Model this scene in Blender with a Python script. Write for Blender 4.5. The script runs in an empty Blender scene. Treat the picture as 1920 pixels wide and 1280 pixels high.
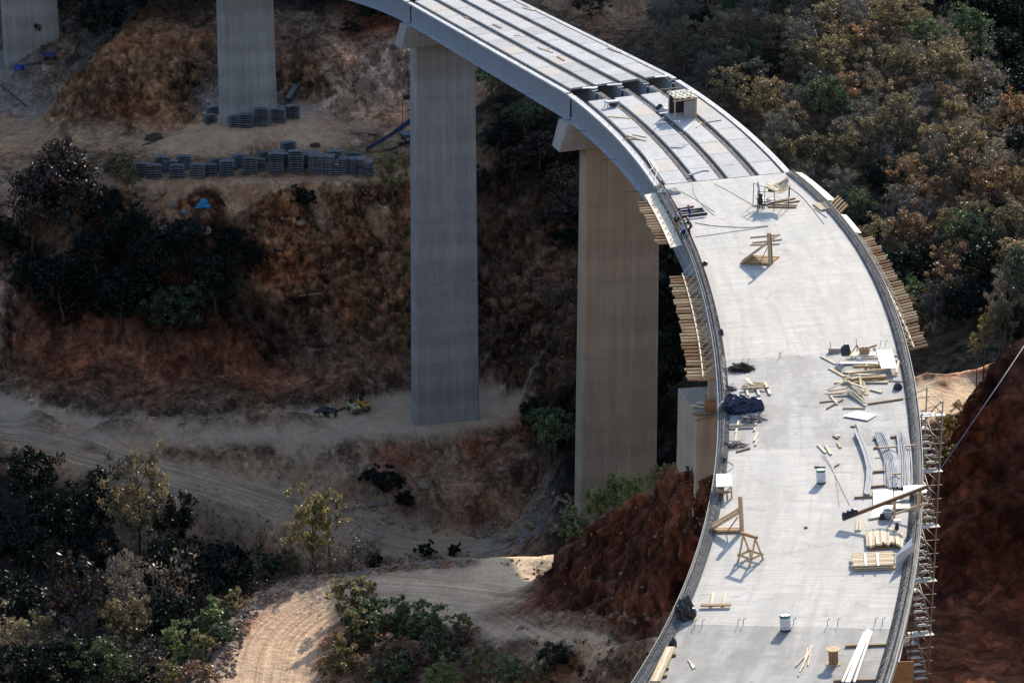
import bpy, bmesh, math, random
import numpy as np
from mathutils import Vector, Matrix, noise, geometry
from mathutils.bvhtree import BVHTree

random.seed(7); np.random.seed(7)
R = math.radians
SC = bpy.context.scene
COL = SC.collection

# ------------------------------------------------------------------ camera
FPX, PITCH, CAMZ = 4900.0, R(17.5), 58.0
CP, SP = math.cos(PITCH), math.sin(PITCH)
cam_d = bpy.data.cameras.new('camera'); cam = bpy.data.objects.new('camera', cam_d); COL.objects.link(cam)
cam.location = (0, 0, CAMZ); cam.rotation_euler = (R(90) - PITCH, 0, 0)
cam_d.sensor_width = 36; cam_d.lens = 36 * FPX / 1920; cam_d.clip_start = 1; cam_d.clip_end = 4000
SC.camera = cam

def ray(px, py):
    x = (px - 960) / FPX; y = (py - 640) / FPX
    return Vector((x, CP - y * SP, -SP - y * CP))
def Gz(px, py, z):
    d = ray(px, py); t = (z - CAMZ) / d.z
    return Vector((d.x * t, d.y * t, z))
def Gy(px, py, Y):
    d = ray(px, py); t = Y / d.y
    return Vector((d.x * t, Y, CAMZ + d.z * t))

# ------------------------------------------------------------------ light
SUN_EL, SUN_AZ = R(25.5), R(20)          # azimuth measured from +Y towards +X
w = bpy.data.worlds.new('World'); SC.world = w; w.use_nodes = True
nt = w.node_tree; nt.nodes.clear()
sky = nt.nodes.new('ShaderNodeTexSky'); sky.sky_type = 'NISHITA'; sky.sun_disc = False
sky.sun_elevation = SUN_EL; sky.sun_rotation = SUN_AZ; sky.altitude = 1200; sky.air_density = 1.0; sky.dust_density = 1.6; sky.ozone_density = .9
bg = nt.nodes.new('ShaderNodeBackground'); bg.inputs[1].default_value = 0.15
out = nt.nodes.new('ShaderNodeOutputWorld')
nt.links.new(sky.outputs[0], bg.inputs[0]); nt.links.new(bg.outputs[0], out.inputs[0])
sd = bpy.data.lights.new('sun', 'SUN'); sd.energy = 3.3; sd.angle = R(.5); sd.color = (1, .90, .76)
so = bpy.data.objects.new('sun', sd); COL.objects.link(so)
SUNV = Vector((math.sin(SUN_AZ) * math.cos(SUN_EL), math.cos(SUN_AZ) * math.cos(SUN_EL), math.sin(SUN_EL)))
so.rotation_euler = SUNV.to_track_quat('Z', 'Y').to_euler()
SC.view_settings.view_transform = 'Standard'; SC.view_settings.look = 'None'
SC.view_settings.exposure = 1.12; SC.view_settings.gamma = 1.0
SC.cycles.max_bounces = 6; SC.cycles.diffuse_bounces = 3; SC.cycles.transmission_bounces = 4; SC.cycles.transparent_max_bounces = 8
SC.cycles.caustics_reflective = False; SC.cycles.caustics_refractive = False

# ------------------------------------------------------------------ materials
MATS = {}
class NT:
    def __init__(s, name):
        m = bpy.data.materials.new(name); m.use_nodes = True; s.m = m; s.t = m.node_tree; s.t.nodes.clear()
        s.o = s.n('OutputMaterial')
    def n(s, typ, **kw):
        nd = s.t.nodes.new('ShaderNode' + typ)
        for k, v in kw.items():
            if k[0] == '_': nd.inputs[k[1:].replace('_', ' ')].default_value = v
            else: setattr(nd, k, v)
        return nd
    def l(s, a, b): s.t.links.new(a, b)
    def noise(s, vec, scale, detail=5, rough=.6, dist=0):
        nd = s.n('TexNoise'); nd.inputs['Scale'].default_value = scale; nd.inputs['Detail'].default_value = detail
        nd.inputs['Roughness'].default_value = rough; nd.inputs['Distortion'].default_value = dist
        if vec is not None: s.l(vec, nd.inputs['Vector'])
        return nd.outputs[0]
    def ramp(s, fac, pts):
        nd = s.n('ValToRGB'); e = nd.color_ramp.elements
        while len(e) < len(pts): e.new(.5)
        for el, (p, c) in zip(e, pts):
            el.position = p; el.color = (c, c, c, 1) if not hasattr(c, '__len__') else (*c, 1)
        s.l(fac, nd.inputs[0]); return nd.outputs[0]
    def mix(s, f, a, b, mode='MIX'):
        nd = s.n('MixRGB', blend_type=mode)
        for i, v in enumerate((f, a, b)):
            if hasattr(v, 'links') or hasattr(v, 'is_linked'): s.l(v, nd.inputs[i])
            elif i == 0: nd.inputs[0].default_value = v
            else: nd.inputs[i].default_value = (*v, 1)
        return nd.outputs[0]
    def math(s, op, a, b=None):
        nd = s.n('Math', operation=op)
        for i, v in enumerate((a, b)):
            if v is None: continue
            if hasattr(v, 'is_linked'): s.l(v, nd.inputs[i])
            else: nd.inputs[i].default_value = v
        return nd.outputs[0]
    def mapping(s, vec, scale=(1, 1, 1), rot=(0, 0, 0)):
        nd = s.n('Mapping'); nd.inputs['Scale'].default_value = scale; nd.inputs['Rotation'].default_value = rot
        s.l(vec, nd.inputs[0]); return nd.outputs[0]
    def bsdf(s, col, rough=.8, spec=.3, metal=0, bump=None, bstr=.3, bdist=.05):
        b = s.n('BsdfPrincipled')
        if hasattr(col, 'is_linked'): s.l(col, b.inputs['Base Color'])
        else: b.inputs['Base Color'].default_value = (*col, 1)
        if hasattr(rough, 'is_linked'): s.l(rough, b.inputs['Roughness'])
        else: b.inputs['Roughness'].default_value = rough
        b.inputs['Specular IOR Level'].default_value = spec; b.inputs['Metallic'].default_value = metal
        if bump is not None:
            bn = s.n('Bump'); bn.inputs['Strength'].default_value = bstr; bn.inputs['Distance'].default_value = bdist
            s.l(bump, bn.inputs['Height']); s.l(bn.outputs[0], b.inputs['Normal'])
        s.l(b.outputs[0], s.o.inputs[0]); return b
    def coord(s, k='Object'): return s.n('TexCoord').outputs[k]
    def world(s): return s.n('NewGeometry').outputs['Position']
    def attr(s, name, o='Color'): 
        nd = s.n('Attribute'); nd.attribute_name = name; return nd.outputs[o]

def simple(name, col, rough=.7, spec=.3, metal=0, var=.25, scale=6, stretch=(1, 1, 1), bstr=.15):
    """plain coloured surface with wear: two noises vary its value"""
    if name in MATS: return MATS[name]
    T = NT(name); v = T.mapping(T.coord(), stretch)
    n1 = T.noise(v, scale, 6, .65); n2 = T.noise(v, scale * .25, 3, .5)
    f = T.ramp(T.mix(.5, n1, n2), [(.3, 0), (.7, 1)])
    c = T.mix(f, tuple(x * (1 - var) for x in col), tuple(min(1, x * (1 + var * .6)) for x in col))
    oi = T.n('ObjectInfo').outputs['Random']
    c = T.mix(1.0, c, T.ramp(oi, [(0, .82), (1, 1.12)]), 'MULTIPLY')
    T.bsdf(c, rough, spec, metal, n1, bstr, .02); MATS[name] = T.m; return T.m

# ------------------------------------------------------------------ object helpers
def tag(o, label=None, cat=None, group=None, kind=None):
    if label: o['label'] = label
    if cat: o['category'] = cat
    if group: o['group'] = group
    if kind: o['kind'] = kind
    return o
def empty(name, loc=(0, 0, 0), rz=0.0, label=None, cat=None, group=None):
    o = bpy.data.objects.new(name, None); COL.objects.link(o); o.location = loc; o.rotation_euler = (0, 0, rz)
    o.empty_display_size = .3
    return tag(o, label, cat, group)
def mesh_obj(name, me, parent=None, M=None):
    o = bpy.data.objects.new(name, me); COL.objects.link(o)
    if parent: o.parent = parent
    if M is not None: o.matrix_local = M
    return o
class MB:
    """collects boxes, bars, tubes and sheets and links them as ONE mesh object"""
    def __init__(s): s.v = []; s.f = []; s.sm = []
    def add(s, vs, fs, smooth=False):
        b = len(s.v); s.v += [tuple(v) for v in vs]; s.f += [tuple(b + i for i in f) for f in fs]; s.sm += [smooth] * len(fs)
    def hexa(s, P, smooth=False):
        s.add(P, [(3, 2, 1, 0), (4, 5, 6, 7), (0, 1, 5, 4), (1, 2, 6, 5), (2, 3, 7, 6), (3, 0, 4, 7)], smooth)
    def box(s, c, d, M=None):
        x, y, z = d[0] / 2, d[1] / 2, d[2] / 2; c = Vector(c)
        P = [Vector(q) for q in ((-x, -y, -z), (x, -y, -z), (x, y, -z), (-x, y, -z), (-x, -y, z), (x, -y, z), (x, y, z), (-x, y, z))]
        if M is not None: P = [M @ q for q in P]
        s.hexa([c + q for q in P])
    def bar(s, a, b, w, h, up=(0, 0, 1), lift=True):
        """rectangular bar from a to b; with lift its bottom lies on the line"""
        a, b, up = Vector(a), Vector(b), Vector(up); t = (b - a)
        if t.length < 1e-6: return
        t.normalize(); n = t.cross(up)
        if n.length < 1e-4: n = t.cross(Vector((1, 0, 0)))
        n.normalize(); u = n.cross(t).normalized()
        lo, hi = (0, h) if lift else (-h / 2, h / 2); k = w / 2
        s.hexa([a - n * k + u * lo, b - n * k + u * lo, b + n * k + u * lo, a + n * k + u * lo,
                a - n * k + u * hi, b - n * k + u * hi, b + n * k + u * hi, a + n * k + u * hi])
    def tube(s, pts, rs, n=6, cap=True, smooth=True):
        pts = [Vector(p) for p in pts]
        if not hasattr(rs, '__len__'): rs = [rs] * len(pts)
        vs = []; fs = []; pu = None
        for i, p in enumerate(pts):
            t = (pts[min(i + 1, len(pts) - 1)] - pts[max(i - 1, 0)]).normalized()
            u = t.orthogonal().normalized() if pu is None else (pu - t * pu.dot(t)).normalized()
            pu = u; v = t.cross(u)
            for k in range(n):
                a = 2 * math.pi * k / n; vs.append(p + (u * math.cos(a) + v * math.sin(a)) * rs[i])
        for i in range(len(pts) - 1):
            for k in range(n):
                fs.append((i * n + k, i * n + (k + 1) % n, (i + 1) * n + (k + 1) % n, (i + 1) * n + k))
        if cap: fs += [tuple(range(n - 1, -1, -1)), tuple((len(pts) - 1) * n + k for k in range(n))]
        s.add(vs, fs, smooth)
    def lathe(s, prof, n=20, M=None, smooth=True):
        vs = []; fs = []
        for r, z in prof:
            for k in range(n):
                a = 2 * math.pi * k / n; q = Vector((r * math.cos(a), r * math.sin(a), z)); vs.append(M @ q if M else q)
        for i in range(len(prof) - 1):
            for k in range(n): fs.append((i * n + k, i * n + (k + 1) % n, (i + 1) * n + (k + 1) % n, (i + 1) * n + k))
        s.add(vs, fs, smooth)
    def disc(s, c, r, n=20, M=None, up=True):
        vs = [Vector((r * math.cos(2 * math.pi * k / n), r * math.sin(2 * math.pi * k / n), 0)) + Vector(c) for k in range(n)]
        if M: vs = [M @ v for v in vs]
        s.add(vs, [tuple(range(n)) if up else tuple(range(n - 1, -1, -1))])
    def build(s, name, mat=None, parent=None, M=None, uv=None, bevel=0):
        me = bpy.data.meshes.new(name); me.from_pydata(s.v, [], s.f)
        me.polygons.foreach_set('use_smooth', s.sm); me.update()
        if mat: me.materials.append(mat)
        if uv is not None:
            at = me.attributes.new('so', 'FLOAT_VECTOR', 'POINT'); at.data.foreach_set('vector', np.array(uv, np.float32).ravel())
        o = mesh_obj(name, me, parent, M)
        if bevel:
            md = o.modifiers.new('bevel', 'BEVEL'); md.width = bevel; md.segments = 2; md.limit_method = 'ANGLE'
        return o

# ------------------------------------------------------------------ deck alignment
DECK_G, DECK_E = -0.025, 0.08
def zl(y): return DECK_G * (y - 150)
def _unp(px, py, dz):
    d = ray(px, py); t = (dz - DECK_G * 150 - CAMZ) / (d.z - DECK_G * d.y); return Vector((d.x * t, d.y * t))
_L = [(757,0),(873,63),(977,118),(1060,170),(1140,240),(1218,328),(1241,387),(1263,434),(1294,479),(1310,511),(1322,560),(1332,618),(1341.6,661),(1346,700),(1347.4,738),(1349,800),(1343,854),(1323,954),(1293,1050),(1253,1153),(1200,1273)]
_Rr = [(997,7),(1100,63),(1273,150),(1347,210),(1429.5,281),(1493,315),(1553,377),(1593,423),(1633,484),(1663,544),(1687,610),(1703,657),(1717,727),(1727,810),(1731,854),(1728,954),(1719.5,1037),(1699.6,1153),(1671,1276)]
_l = np.array([_unp(a, b, 0) for a, b in _L]); _r = np.array([_unp(a, b, DECK_E * 13.5) for a, b in _Rr])
pl = np.polyfit((_l[:, 1] - 240) / 100, _l[:, 0], 5); pr = np.polyfit((_r[:, 1] - 240) / 100, _r[:, 0], 5)
ys = np.linspace(118, 366, 250)
REF = np.stack([np.polyval(pl, (ys - 240) / 100), ys], 1)
rr_y = np.linspace(112, 362, 400); RRC = np.stack([np.polyval(pr, (rr_y - 240) / 100), rr_y], 1)
def _ext(P, n, step, curv):
    p = P[-1].copy(); t = P[-1] - P[-6]; a = math.atan2(t[1], t[0]); o = []
    for i in range(n):
        a += curv * step; p = p + step * np.array([math.cos(a), math.sin(a)]); o.append(p.copy())
    return np.array(o)
_i1 = int(np.argmin(np.hypot(REF[:, 0] - _l[3, 0], REF[:, 1] - _l[3, 1])))      # beyond the first joint the spans run straight
_n = 90; REF = np.concatenate([REF[:_i1 + 1], REF[_i1] + (np.linspace(0, 1, _n)[1:, None]) * (_l[0] * np.array([1, 1]) - REF[_i1])])
far = _ext(REF, 60, 2.0, .0105)
near = _ext(REF[::-1], 14, 2.0, -.0035)
REF = np.concatenate([near[::-1], REF, far])
S = np.concatenate([[0], np.cumsum(np.hypot(*np.diff(REF, axis=0).T))])
def ref(s):
    x = np.interp(s, S, REF[:, 0]); y = np.interp(s, S, REF[:, 1]); e = 1.5
    tx = np.interp(s + e, S, REF[:, 0]) - np.interp(s - e, S, REF[:, 0]); ty = np.interp(s + e, S, REF[:, 1]) - np.interp(s - e, S, REF[:, 1])
    L = math.hypot(tx, ty); return x, y, tx / L, ty / L
def DP(s, o, dz=0.0):
    """deck point at station s, o metres right of the left edge, dz above the deck surface"""
    x, y, tx, ty = ref(s)
    return Vector((x + ty * o, y - tx * o, zl(y) + DECK_E * o + dz))
def locate(x, y):
    d = np.hypot(REF[:, 0] - x, REF[:, 1] - y); i = int(np.argmin(d)); s = S[i]
    for _ in range(4):
        rx, ry, tx, ty = ref(s); s += (x - rx) * tx + (y - ry) * ty
    rx, ry, tx, ty = ref(s); return s, (x - rx) * ty - (y - ry) * tx
def SO(px, py, h=0.0):
    z = 0.0
    for _ in range(8):
        P = Gz(px, py, z); s, o = locate(P.x, P.y); z = zl(ref(s)[1]) + DECK_E * o + h
    return s, o
def D(px, py, h=0.0):
    s, o = SO(px, py, h); return DP(s, o, h)
_ws = []
for y in np.linspace(122, 352, 60):
    s = float(np.interp(y, REF[:, 1], S)); rx, ry, tx, ty = ref(s)
    q = (RRC[:, 0] - rx) * tx + (RRC[:, 1] - ry) * ty; wv = (RRC[:, 0] - rx) * ty - (RRC[:, 1] - ry) * tx
    k = np.argsort(q); _ws.append((s, float(np.interp(0, q[k], wv[k]))))
_ws = np.array(_ws)
S_J4 = SO(1460, 1174)[0]; S_J3 = (SO(1359, 677)[0] + SO(1684, 652)[0]) / 2
S_J2 = (SO(1245, 350)[0] + SO(1480, 320)[0]) / 2; S_J1 = (SO(1066, 178)[0] + SO(1266, 143)[0]) / 2; S_P2 = SO(757, 4)[0]
_sl = _ws[_ws[:, 0] < S_J2 - 1]; PW = np.polyfit(_sl[:, 0] - 100, _sl[:, 1], 3)
W_G = float(np.median(_ws[_ws[:, 0] > S_J2 + 4][:, 1]))
def WID(s):
    if s > S_J2: return W_G
    return float(np.polyval(PW, max(s, _sl[0, 0]) - 100))
def zdeck(x, y):
    s, o = locate(x, y); return zl(ref(s)[1]) + DECK_E * o
print('STATIONS', S_J4, S_J3, S_J2, S_J1, S_P2, 'W', W_G, WID(30), WID(80), WID(130), 'end', REF[-1], S[-1])
# ------------------------------------------------------------------ terrain
# linear albedo and roughness (displacement in metres) of each kind of ground
TYP = dict(T=((.40,.235,.13), .30), O=((.38,.18,.085), .9), Dk=((.19,.108,.062), 1.1), A=((.42,.295,.19), .05), F=((.105,.078,.048), .5), S=((.50,.345,.215), .05), K=((.165,.060,.031), .6), R=((.37,.255,.16), .05),  # S: the road earth of R with sunlight put into the colour
           P=((.56,.34,.21), .9), V=((.022,.018,.012), .6), G=((.22,.19,.165), .28), L=((.62,.46,.29), .06), B=((.255,.15,.085), .55), M=((.47,.29,.165), .12), Q=((.27,.10,.048), .55), H=((.46,.34,.22), .3))  # V darkened by shade and L lightened by sunlight, within the colour
CP_ = []; CE = []; CT = []
def pt(v, typ):
    CP_.append(Vector(v)); CT.append(typ); return len(CP_) - 1
def pz(px, py, z, t): return pt(Gz(px, py, z), t)
def py_(px, py, y, t): return pt(Gy(px, py, y), t)
def line(pts, typ, edge=True):
    ids = []
    for p in pts:
        if len(p) == 3: ids.append(pz(*p, typ))
        else: ids.append(pz(p[0], p[1], p[2], p[3]))
    if edge: CE.extend((a, b) for a, b in zip(ids, ids[1:]))
    return ids
def liney(pts, typ, edge=True):
    ids = [py_(p[0], p[1], p[2], p[3] if len(p) > 3 else typ) for p in pts]
    if edge: CE.extend((a, b) for a, b in zip(ids, ids[1:]))
    return ids
def world(lst):
    for x, y, z, t in lst: pt((x, y, z), t)
# --- far valley: lower road, bench with the pad of the middle pier
LRi = [(-320,752,-65.5),(-120,790,-67),(40,806,-68.3),(150,824,-69),(250,853,-70),(346,884,-71.2),(460,914,-73),(580,946,-75.2),(660,974,-77),(760,1000,-79.4),(860,1012,-80),(950,1012,-80)]
LRo = [(-320,790,-65.5),(-120,822,-67),(0,812,-68.3),(60,828,-68.8),(143,858,-69.4),(250,886,-70.2),(366,918,-71.5),(500,964,-74.4),(620,1004,-77.4),(720,1036,-79.6),(800,1048,-80.4),(900,1054,-80.8)]
line(LRi, 'R'); line(LRo, 'R')
for a, b, z in LRo: q = Gz(a, b, z); pt((q.x, q.y - 1.1, q.z - .5), 'T')
for a, b, z in LRi[3:]: q = Gz(a, b, z); pt((q.x, q.y + .9, q.z + .5), 'T')
line([(170,816,-67.9),(330,822,-67.9),(500,820,-67.8),(640,811,-67.8),(760,806,-67.7),(850,800,-67.7),(920,786,-67.7),(972,770,-67.7)], 'A')
for a, b, z in [(170,816,-67.9),(330,822,-67.9),(420,821,-67.8),(500,820,-67.8),(640,811,-67.8),(700,808,-67.7),(760,806,-67.7),(850,800,-67.7),(920,786,-67.7)]: q = Gz(a, b, z); pt((q.x, q.y - 1.5, q.z - 1.7), 'B')
line([(330,808,-67.7),(480,797,-67.7),(620,790,-67.6),(740,790,-67.6),(830,775,-67.6),(900,760,-67.6),(700,790,-67.6),(780,800,-67.6),(850,785,-67.6),(930,765,-67.6)], 'A', False)
line([(-320,712,-64),(-120,738,-65.5),(0,752,-66.5),(60,768,-67),(200,796,-67.3),(330,800,-67.4),(480,788,-67.4),(600,778,-67.4),(700,752,-67.4),(800,738,-67.4),(890,733,-67.4),(940,744,-67.5),(970,758,-67.6)], 'A')
line([(60,748,-64.6),(200,772,-65.0),(330,784,-65.8),(480,768,-65.0),(560,764,-65.4)], 'B', False)
for a, b in [(-320,712),(-120,738),(0,750),(60,764),(130,780),(200,792),(265,796),(330,796),(400,792),(480,784),(540,780),(600,774),(650,764),(700,749),(750,742),(890,730),(940,740),(975,752)]:
    q = Gz(a, b, -67.2); pt((q.x, q.y + 1.2, q.z + 2.2), 'Dk')
# embankment under the bench
line([(420,868,-70.2),(560,880,-71.5),(640,890,-72)], 'T', False); line([(720,850,-70),(800,850,-70.2),(880,840,-70.4),(950,820,-70.2)], 'Q', False); line([(700,900,-72.5),(820,905,-73),(930,900,-73)], 'B', False); line([(740,940,-75.5),(830,930,-75)], 'T', False)
line([(760,960,-76.5),(900,960,-76.5)], 'Q', False); line([(1000,860,-71.5),(1010,930,-76),(1060,985,-80)], 'B', False)
# gully right of the pad
liney([(1030,775,352),(1060,830,345)], 'V'); liney([(1060,900,338),(1090,940,333),(1180,900,336)], 'V', False)
liney([(950,1000,342),(1010,1008,340)], 'G', False)
# slopes below the lower road
liney([(300,1010,339),(360,1060,338),(430,1085,338),(520,1085,335)], 'B', False); liney([(640,1060,335),(800,1090,333)], 'B', False)
liney([(0,900,345),(150,930,343),(-150,950,342),(0,1000,333),(170,1010,330),(-300,1000,335)], 'V', False)
world([(-85,300,-76,'V'),(-60,300,-80,'V'),(-30,305,-86,'V'),(0,310,-88,'V'),(20,300,-84,'V'),(-60,265,-58,'V'),(-30,262,-60,'V'),(0,265,-66,'V'),(-80,240,-50,'V'),(-45,238,-48.5,'V'),(-29,244,-50,'V'),(15,262,-60,'V'),(30,285,-66,'V'),(12,292,-74,'V'),(-130,300,-62,'V'),(-130,240,-50,'V')])
# --- cut slope from the bench up to the terrace of stacked panels
liney([(20,660,376),(250,650,375),(120,700,371)], 'Q', False); liney([(420,690,373.5),(300,720,370),(520,720,371)], 'Q', False)
liney([(100,560,378),(250,560,377),(420,560,377),(250,450,386),(420,440,387.5),(60,460,386),(-150,560,380)], 'V', False)
liney([(-10,520,384),(0,600,377)], 'P', False)
liney([(520,540,383),(620,500,385.5),(700,480,386.5),(760,540,382.5)], 'O', False); liney([(560,640,378),(680,640,378),(760,660,376.5),(840,640,377)], 'Dk', False)
liney([(300,400,389.5),(450,400,389.5),(600,400,389.5),(700,400,389)], 'T', False); liney([(850,500,380),(860,400,386)], 'Dk', False)
line([(-320,330,-40),(-100,335,-40),(60,338,-39.6),(160,338,-39.2),(250,338,-39),(400,336,-39),(560,336,-39),(700,331,-39),(770,322,-39),(850,320,-39)], 'T')
line([(60,312,-39,),(250,318,-38.9),(400,316,-38.9),(560,314,-38.9),(690,310,-38.9),(760,302,-38.9)], 'B', False)
line([(150,290,-38.9),(290,293,-38.9),(330,304,-38.9),(390,306,-38.9),(450,304,-38.9),(540,300,-38.9),(600,292,-38.8),(700,268,-38.4),(780,262,-38.2)], 'B', False); line([(320,278,-38.2),(350,286,-38.2),(400,284,-37.6),(450,282,-37.6),(520,270,-37.4),(590,268,-37.6)], 'M', False)
line([(385,228,-34.7),(412,240,-34.7),(470,244,-34.7),(565,226,-34.7)], 'M'); line([(392,203,-34.6),(565,203,-34.6),(480,215,-34.7)], 'G', False)
line([(150,262,-38.3),(230,268,-38.2),(310,258,-38)], 'T', False); line([(355,225,-36),(350,205,-35.5)], 'Dk', False)
line([(600,204,-36),(640,236,-37),(705,240,-37.2),(775,246,-37.3),(860,240,-37)], 'T', False)
for a, b in [(200,338),(250,339),(320,338),(400,337),(480,337),(560,337),(640,335),(700,332),(760,324)]: q = Gz(a, b, -39); pt((q.x, q.y - 1.0, q.z - 2.6), 'O')
# cliffs above the terrace
liney([(140,200,421),(250,215,419.5),(330,200,420)], 'O', False)
liney([(132,126,427),(200,78,430),(280,58,432)], 'O', False); liney([(310,130,426),(240,130,426),(170,150,424.5)], 'O', False); liney([(390,120,428),(395,60,434),(355,170,424)], 'Dk', False)
liney([(530,185,426),(560,120,431),(545,40,440)], 'Dk', False); liney([(600,150,427),(610,70,436)], 'B', False)
liney([(640,180,424),(715,170,425.5),(770,170,426),(660,120,429),(720,95,432),(775,90,432)], 'P', False)
liney([(680,60,438),(775,45,438)], 'Q', False); liney([(640,0,448),(760,0,450),(860,0,452)], 'V', False)
liney([(280,0,446),(400,0,446),(180,0,452),(480,0,448)], 'V', False)
line([(-150,160,-33.5),(0,138,-33.3),(20,128,-33.2),(130,118,-33.2),(110,105,-33.2),(0,108,-33.2)], 'G', False)
line([(0,185,-36.6),(60,200,-37),(125,205,-37.3)], 'G', False); line([(0,225,-38.2),(60,240,-38.4),(120,262,-38.5)], 'T', False); line([(-100,280,-39)], 'T', False)
liney([(120,60,450),(20,40,468),(60,0,480)], 'Dk', False)
# dark hillside between the two tall piers, and behind the deck
liney([(910,650,373),(960,690,368),(1010,700,362)], 'Dk', False); liney([(940,560,378),(1040,600,370)], 'Dk', False); liney([(920,430,386),(1000,460,383),(1060,420,385)], 'Dk', False)
liney([(950,300,395),(1040,320,392)], 'V', False); liney([(930,180,404),(1030,220,400)], 'V', False); liney([(1150,500,372),(1250,500,362),(1300,640,345)], 'V', False)
liney([(1250,720,330),(1200,800,330)], 'V', False)
liney([(1000,100,420),(1120,60,440),(1200,70,440)], 'B', False); liney([(1160,40,446),(1220,30,450),(1090,20,450)], 'T', False)
# --- wooded slope on the right
liney([(1400,600,338),(1550,600,334),(1700,620,326),(1850,600,322),(2000,560,322)], 'F', False)
liney([(1350,400,358),(1550,420,356),(1750,420,352),(1950,400,350),(2100,380,350)], 'F', False)
liney([(1300,200,388),(1450,250,384),(1650,250,384),(1850,260,380)], 'F', False)
liney([(1250,60,428),(1400,60,422),(1550,60,424),(1690,50,422)], 'F', False)
liney([(1790,130,440),(1860,180,440),(1930,240,430),(1880,60,500),(1990,120,480)], 'F', False)
liney([(1300,-30,450),(1500,-40,450),(1680,-40,448)], 'F', False)
world([(20,285,-62,'F'),(45,270,-50,'F'),(62,258,-46,'F'),(85,262,-44,'F'),(40,300,-52,'F'),(70,300,-44,'F')])
# unseen ridge, its crest shaped to keep the afternoon sun off the valley
def UW(u, w_, q, t='V'):
    ca, sa = math.cos(SUN_AZ), math.sin(SUN_AZ); return (u * ca + w_ * sa, -u * sa + w_ * ca, q + w_ * math.tan(SUN_EL), t)
RU = [(-330,-212),(-280,-214),(-240,-216),(-205,-214),(-180,-219),(-168,-226),(-150,-216),(-136,-221),(-120,-216),(-108,-218),(-101,-224),(-95,-240),(-88,-254)]
RU = [(u, q + 20) for u, q in RU]
world([UW(u, 452 + 6 * math.sin(u * .15), q) for u, q in RU])
world([UW(u, 500 + 6 * math.sin(u * .15), q - 8) for u, q in RU])
world([UW(-66, 510, -228), UW(-52, 512, -228), UW(-36, 512, -232), UW(-15, 500, -236), UW(15, 490, -240), UW(-30, 560, -260), UW(60, 470, -262)])
# --- near spur, junction and loop road
FOOT = [(1250,1166,-24.2),(1140,1161,-27.8),(1045,1149,-31.2),(1020,1130,-32.0),(1012,1105,-32.6)]
line(FOOT, 'K')
CREST = [(1018,1080,218),(1042,1040,218),(1083,985,214.5),(1130,952,211),(1180,925,207.5),(1225,902,201),(1262,886,192.5),(1300,870,190),(1345,852,188.5)]
liney(CREST, 'K')
line([(925,1030,-34.1),(965,1034,-33.9),(1010,1030,-33.6),(1035,1012,-32.6)], 'L')
line([(960,1075,-33.6),(1000,1085,-33.2),(985,1055,-33.7)], 'L', False)
BERM = [(885,1038,-33.6),(800,1040,-33.9),(740,1050,-34.1),(640,1064,-34.5),(560,1074,-34.8),(520,1086,-35),(470,1124,-35.4),(430,1190,-35.7),(390,1255,-36),(355,1330,-36.3),(320,1420,-36.6)]
RDo = [(905,1052,-34.3),(887,1066,-34.5),(807,1066,-34.7),(740,1073,-34.9),(640,1088,-35.4),(560,1106,-35.8),(500,1148,-36.2),(462,1200,-36.6),(440,1240,-36.8),(428,1300,-37),(400,1420,-37)]
RDi = [(1240,1192,-24.2),(1160,1196,-27),(1073,1196,-30.5),(973,1188,-33),(840,1171,-34.6),(773,1156,-35.1),(683,1143,-35.9),(630,1165,-36.5),(600,1200,-36.8),(582,1240,-37),(578,1300,-37.2),(600,1420,-37.4)]
line(BERM, 'G'); line(RDo, 'S'); line(RDi, 'S')
for a, b, z in RDi[:-1]:
    q = Gz(a, b, z); c = Vector((3, 185, 0)) if a > 900 else Vector((-9, 196, 0)); n = (c - q); n.z = 0; n.normalize(); pt((q.x + n.x * .9, q.y + n.y * .9, q.z + (.35 if a < 800 else -.4)), 'B')
for a, b, z in RDo[1:-1]:
    q = Gz(a, b, z); c = Vector((-10, 200, 0)); n = (q - c); n.z = 0; n.normalize(); pt((q.x + n.x * .5, q.y + n.y * .5, q.z + .3), 'Q')
line([(930,1120,-34.2),(830,1120,-34.7),(720,1112,-35.3),(600,1130,-36.1),(530,1190,-36.7),(500,1260,-37)], 'S', False)
for a, b, z in BERM:
    p = Gz(a, b, z); c = Vector((-10, 200, z)); n = (p - c); n.z = 0; n.normalize()
    if a > 830: n = Vector((.1, 1, 0))
    q = p + n * 2.2; pt((q.x, q.y, z - 1.6), 'B')
    q = p + n * 9; pt((q.x, q.y, z - 7), 'V'); q = p + n * 19; pt((q.x, q.y, z - (13 if a < 600 else 20)), 'V')
for a, b, y in CREST[:6]:
    p = Gy(a, b, y); pt((p.x + 1.5, p.y + 4.5, p.z - 3.0), 'B'); pt((p.x + 4, p.y + 15, p.z - 14), 'V')
liney([(1030,1120,208),(1090,1090,206.5),(1150,1040,203.5)], 'K', False); liney([(1225,1040,193.8),(1285,1000,189.5)], 'K', False)
liney([(670,1175,211),(640,1215,208),(760,1210,206.5),(900,1225,204),(1050,1240,197),(1180,1240,191)], 'B', False)
liney([(620,1290,203),(800,1295,199.5),(950,1295,199),(1100,1295,194),(1230,1290,187)], 'B', False)
world([(-25,188,-40,'V'),(-10,185,-39,'V'),(3,182,-36,'V'),(-45,190,-46,'V'),(-45,215,-46,'V'),(-70,205,-46,'V'),(-30,150,-38,'H'),(10,165,-29,'H'),(14,150,-24,'H')])
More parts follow.
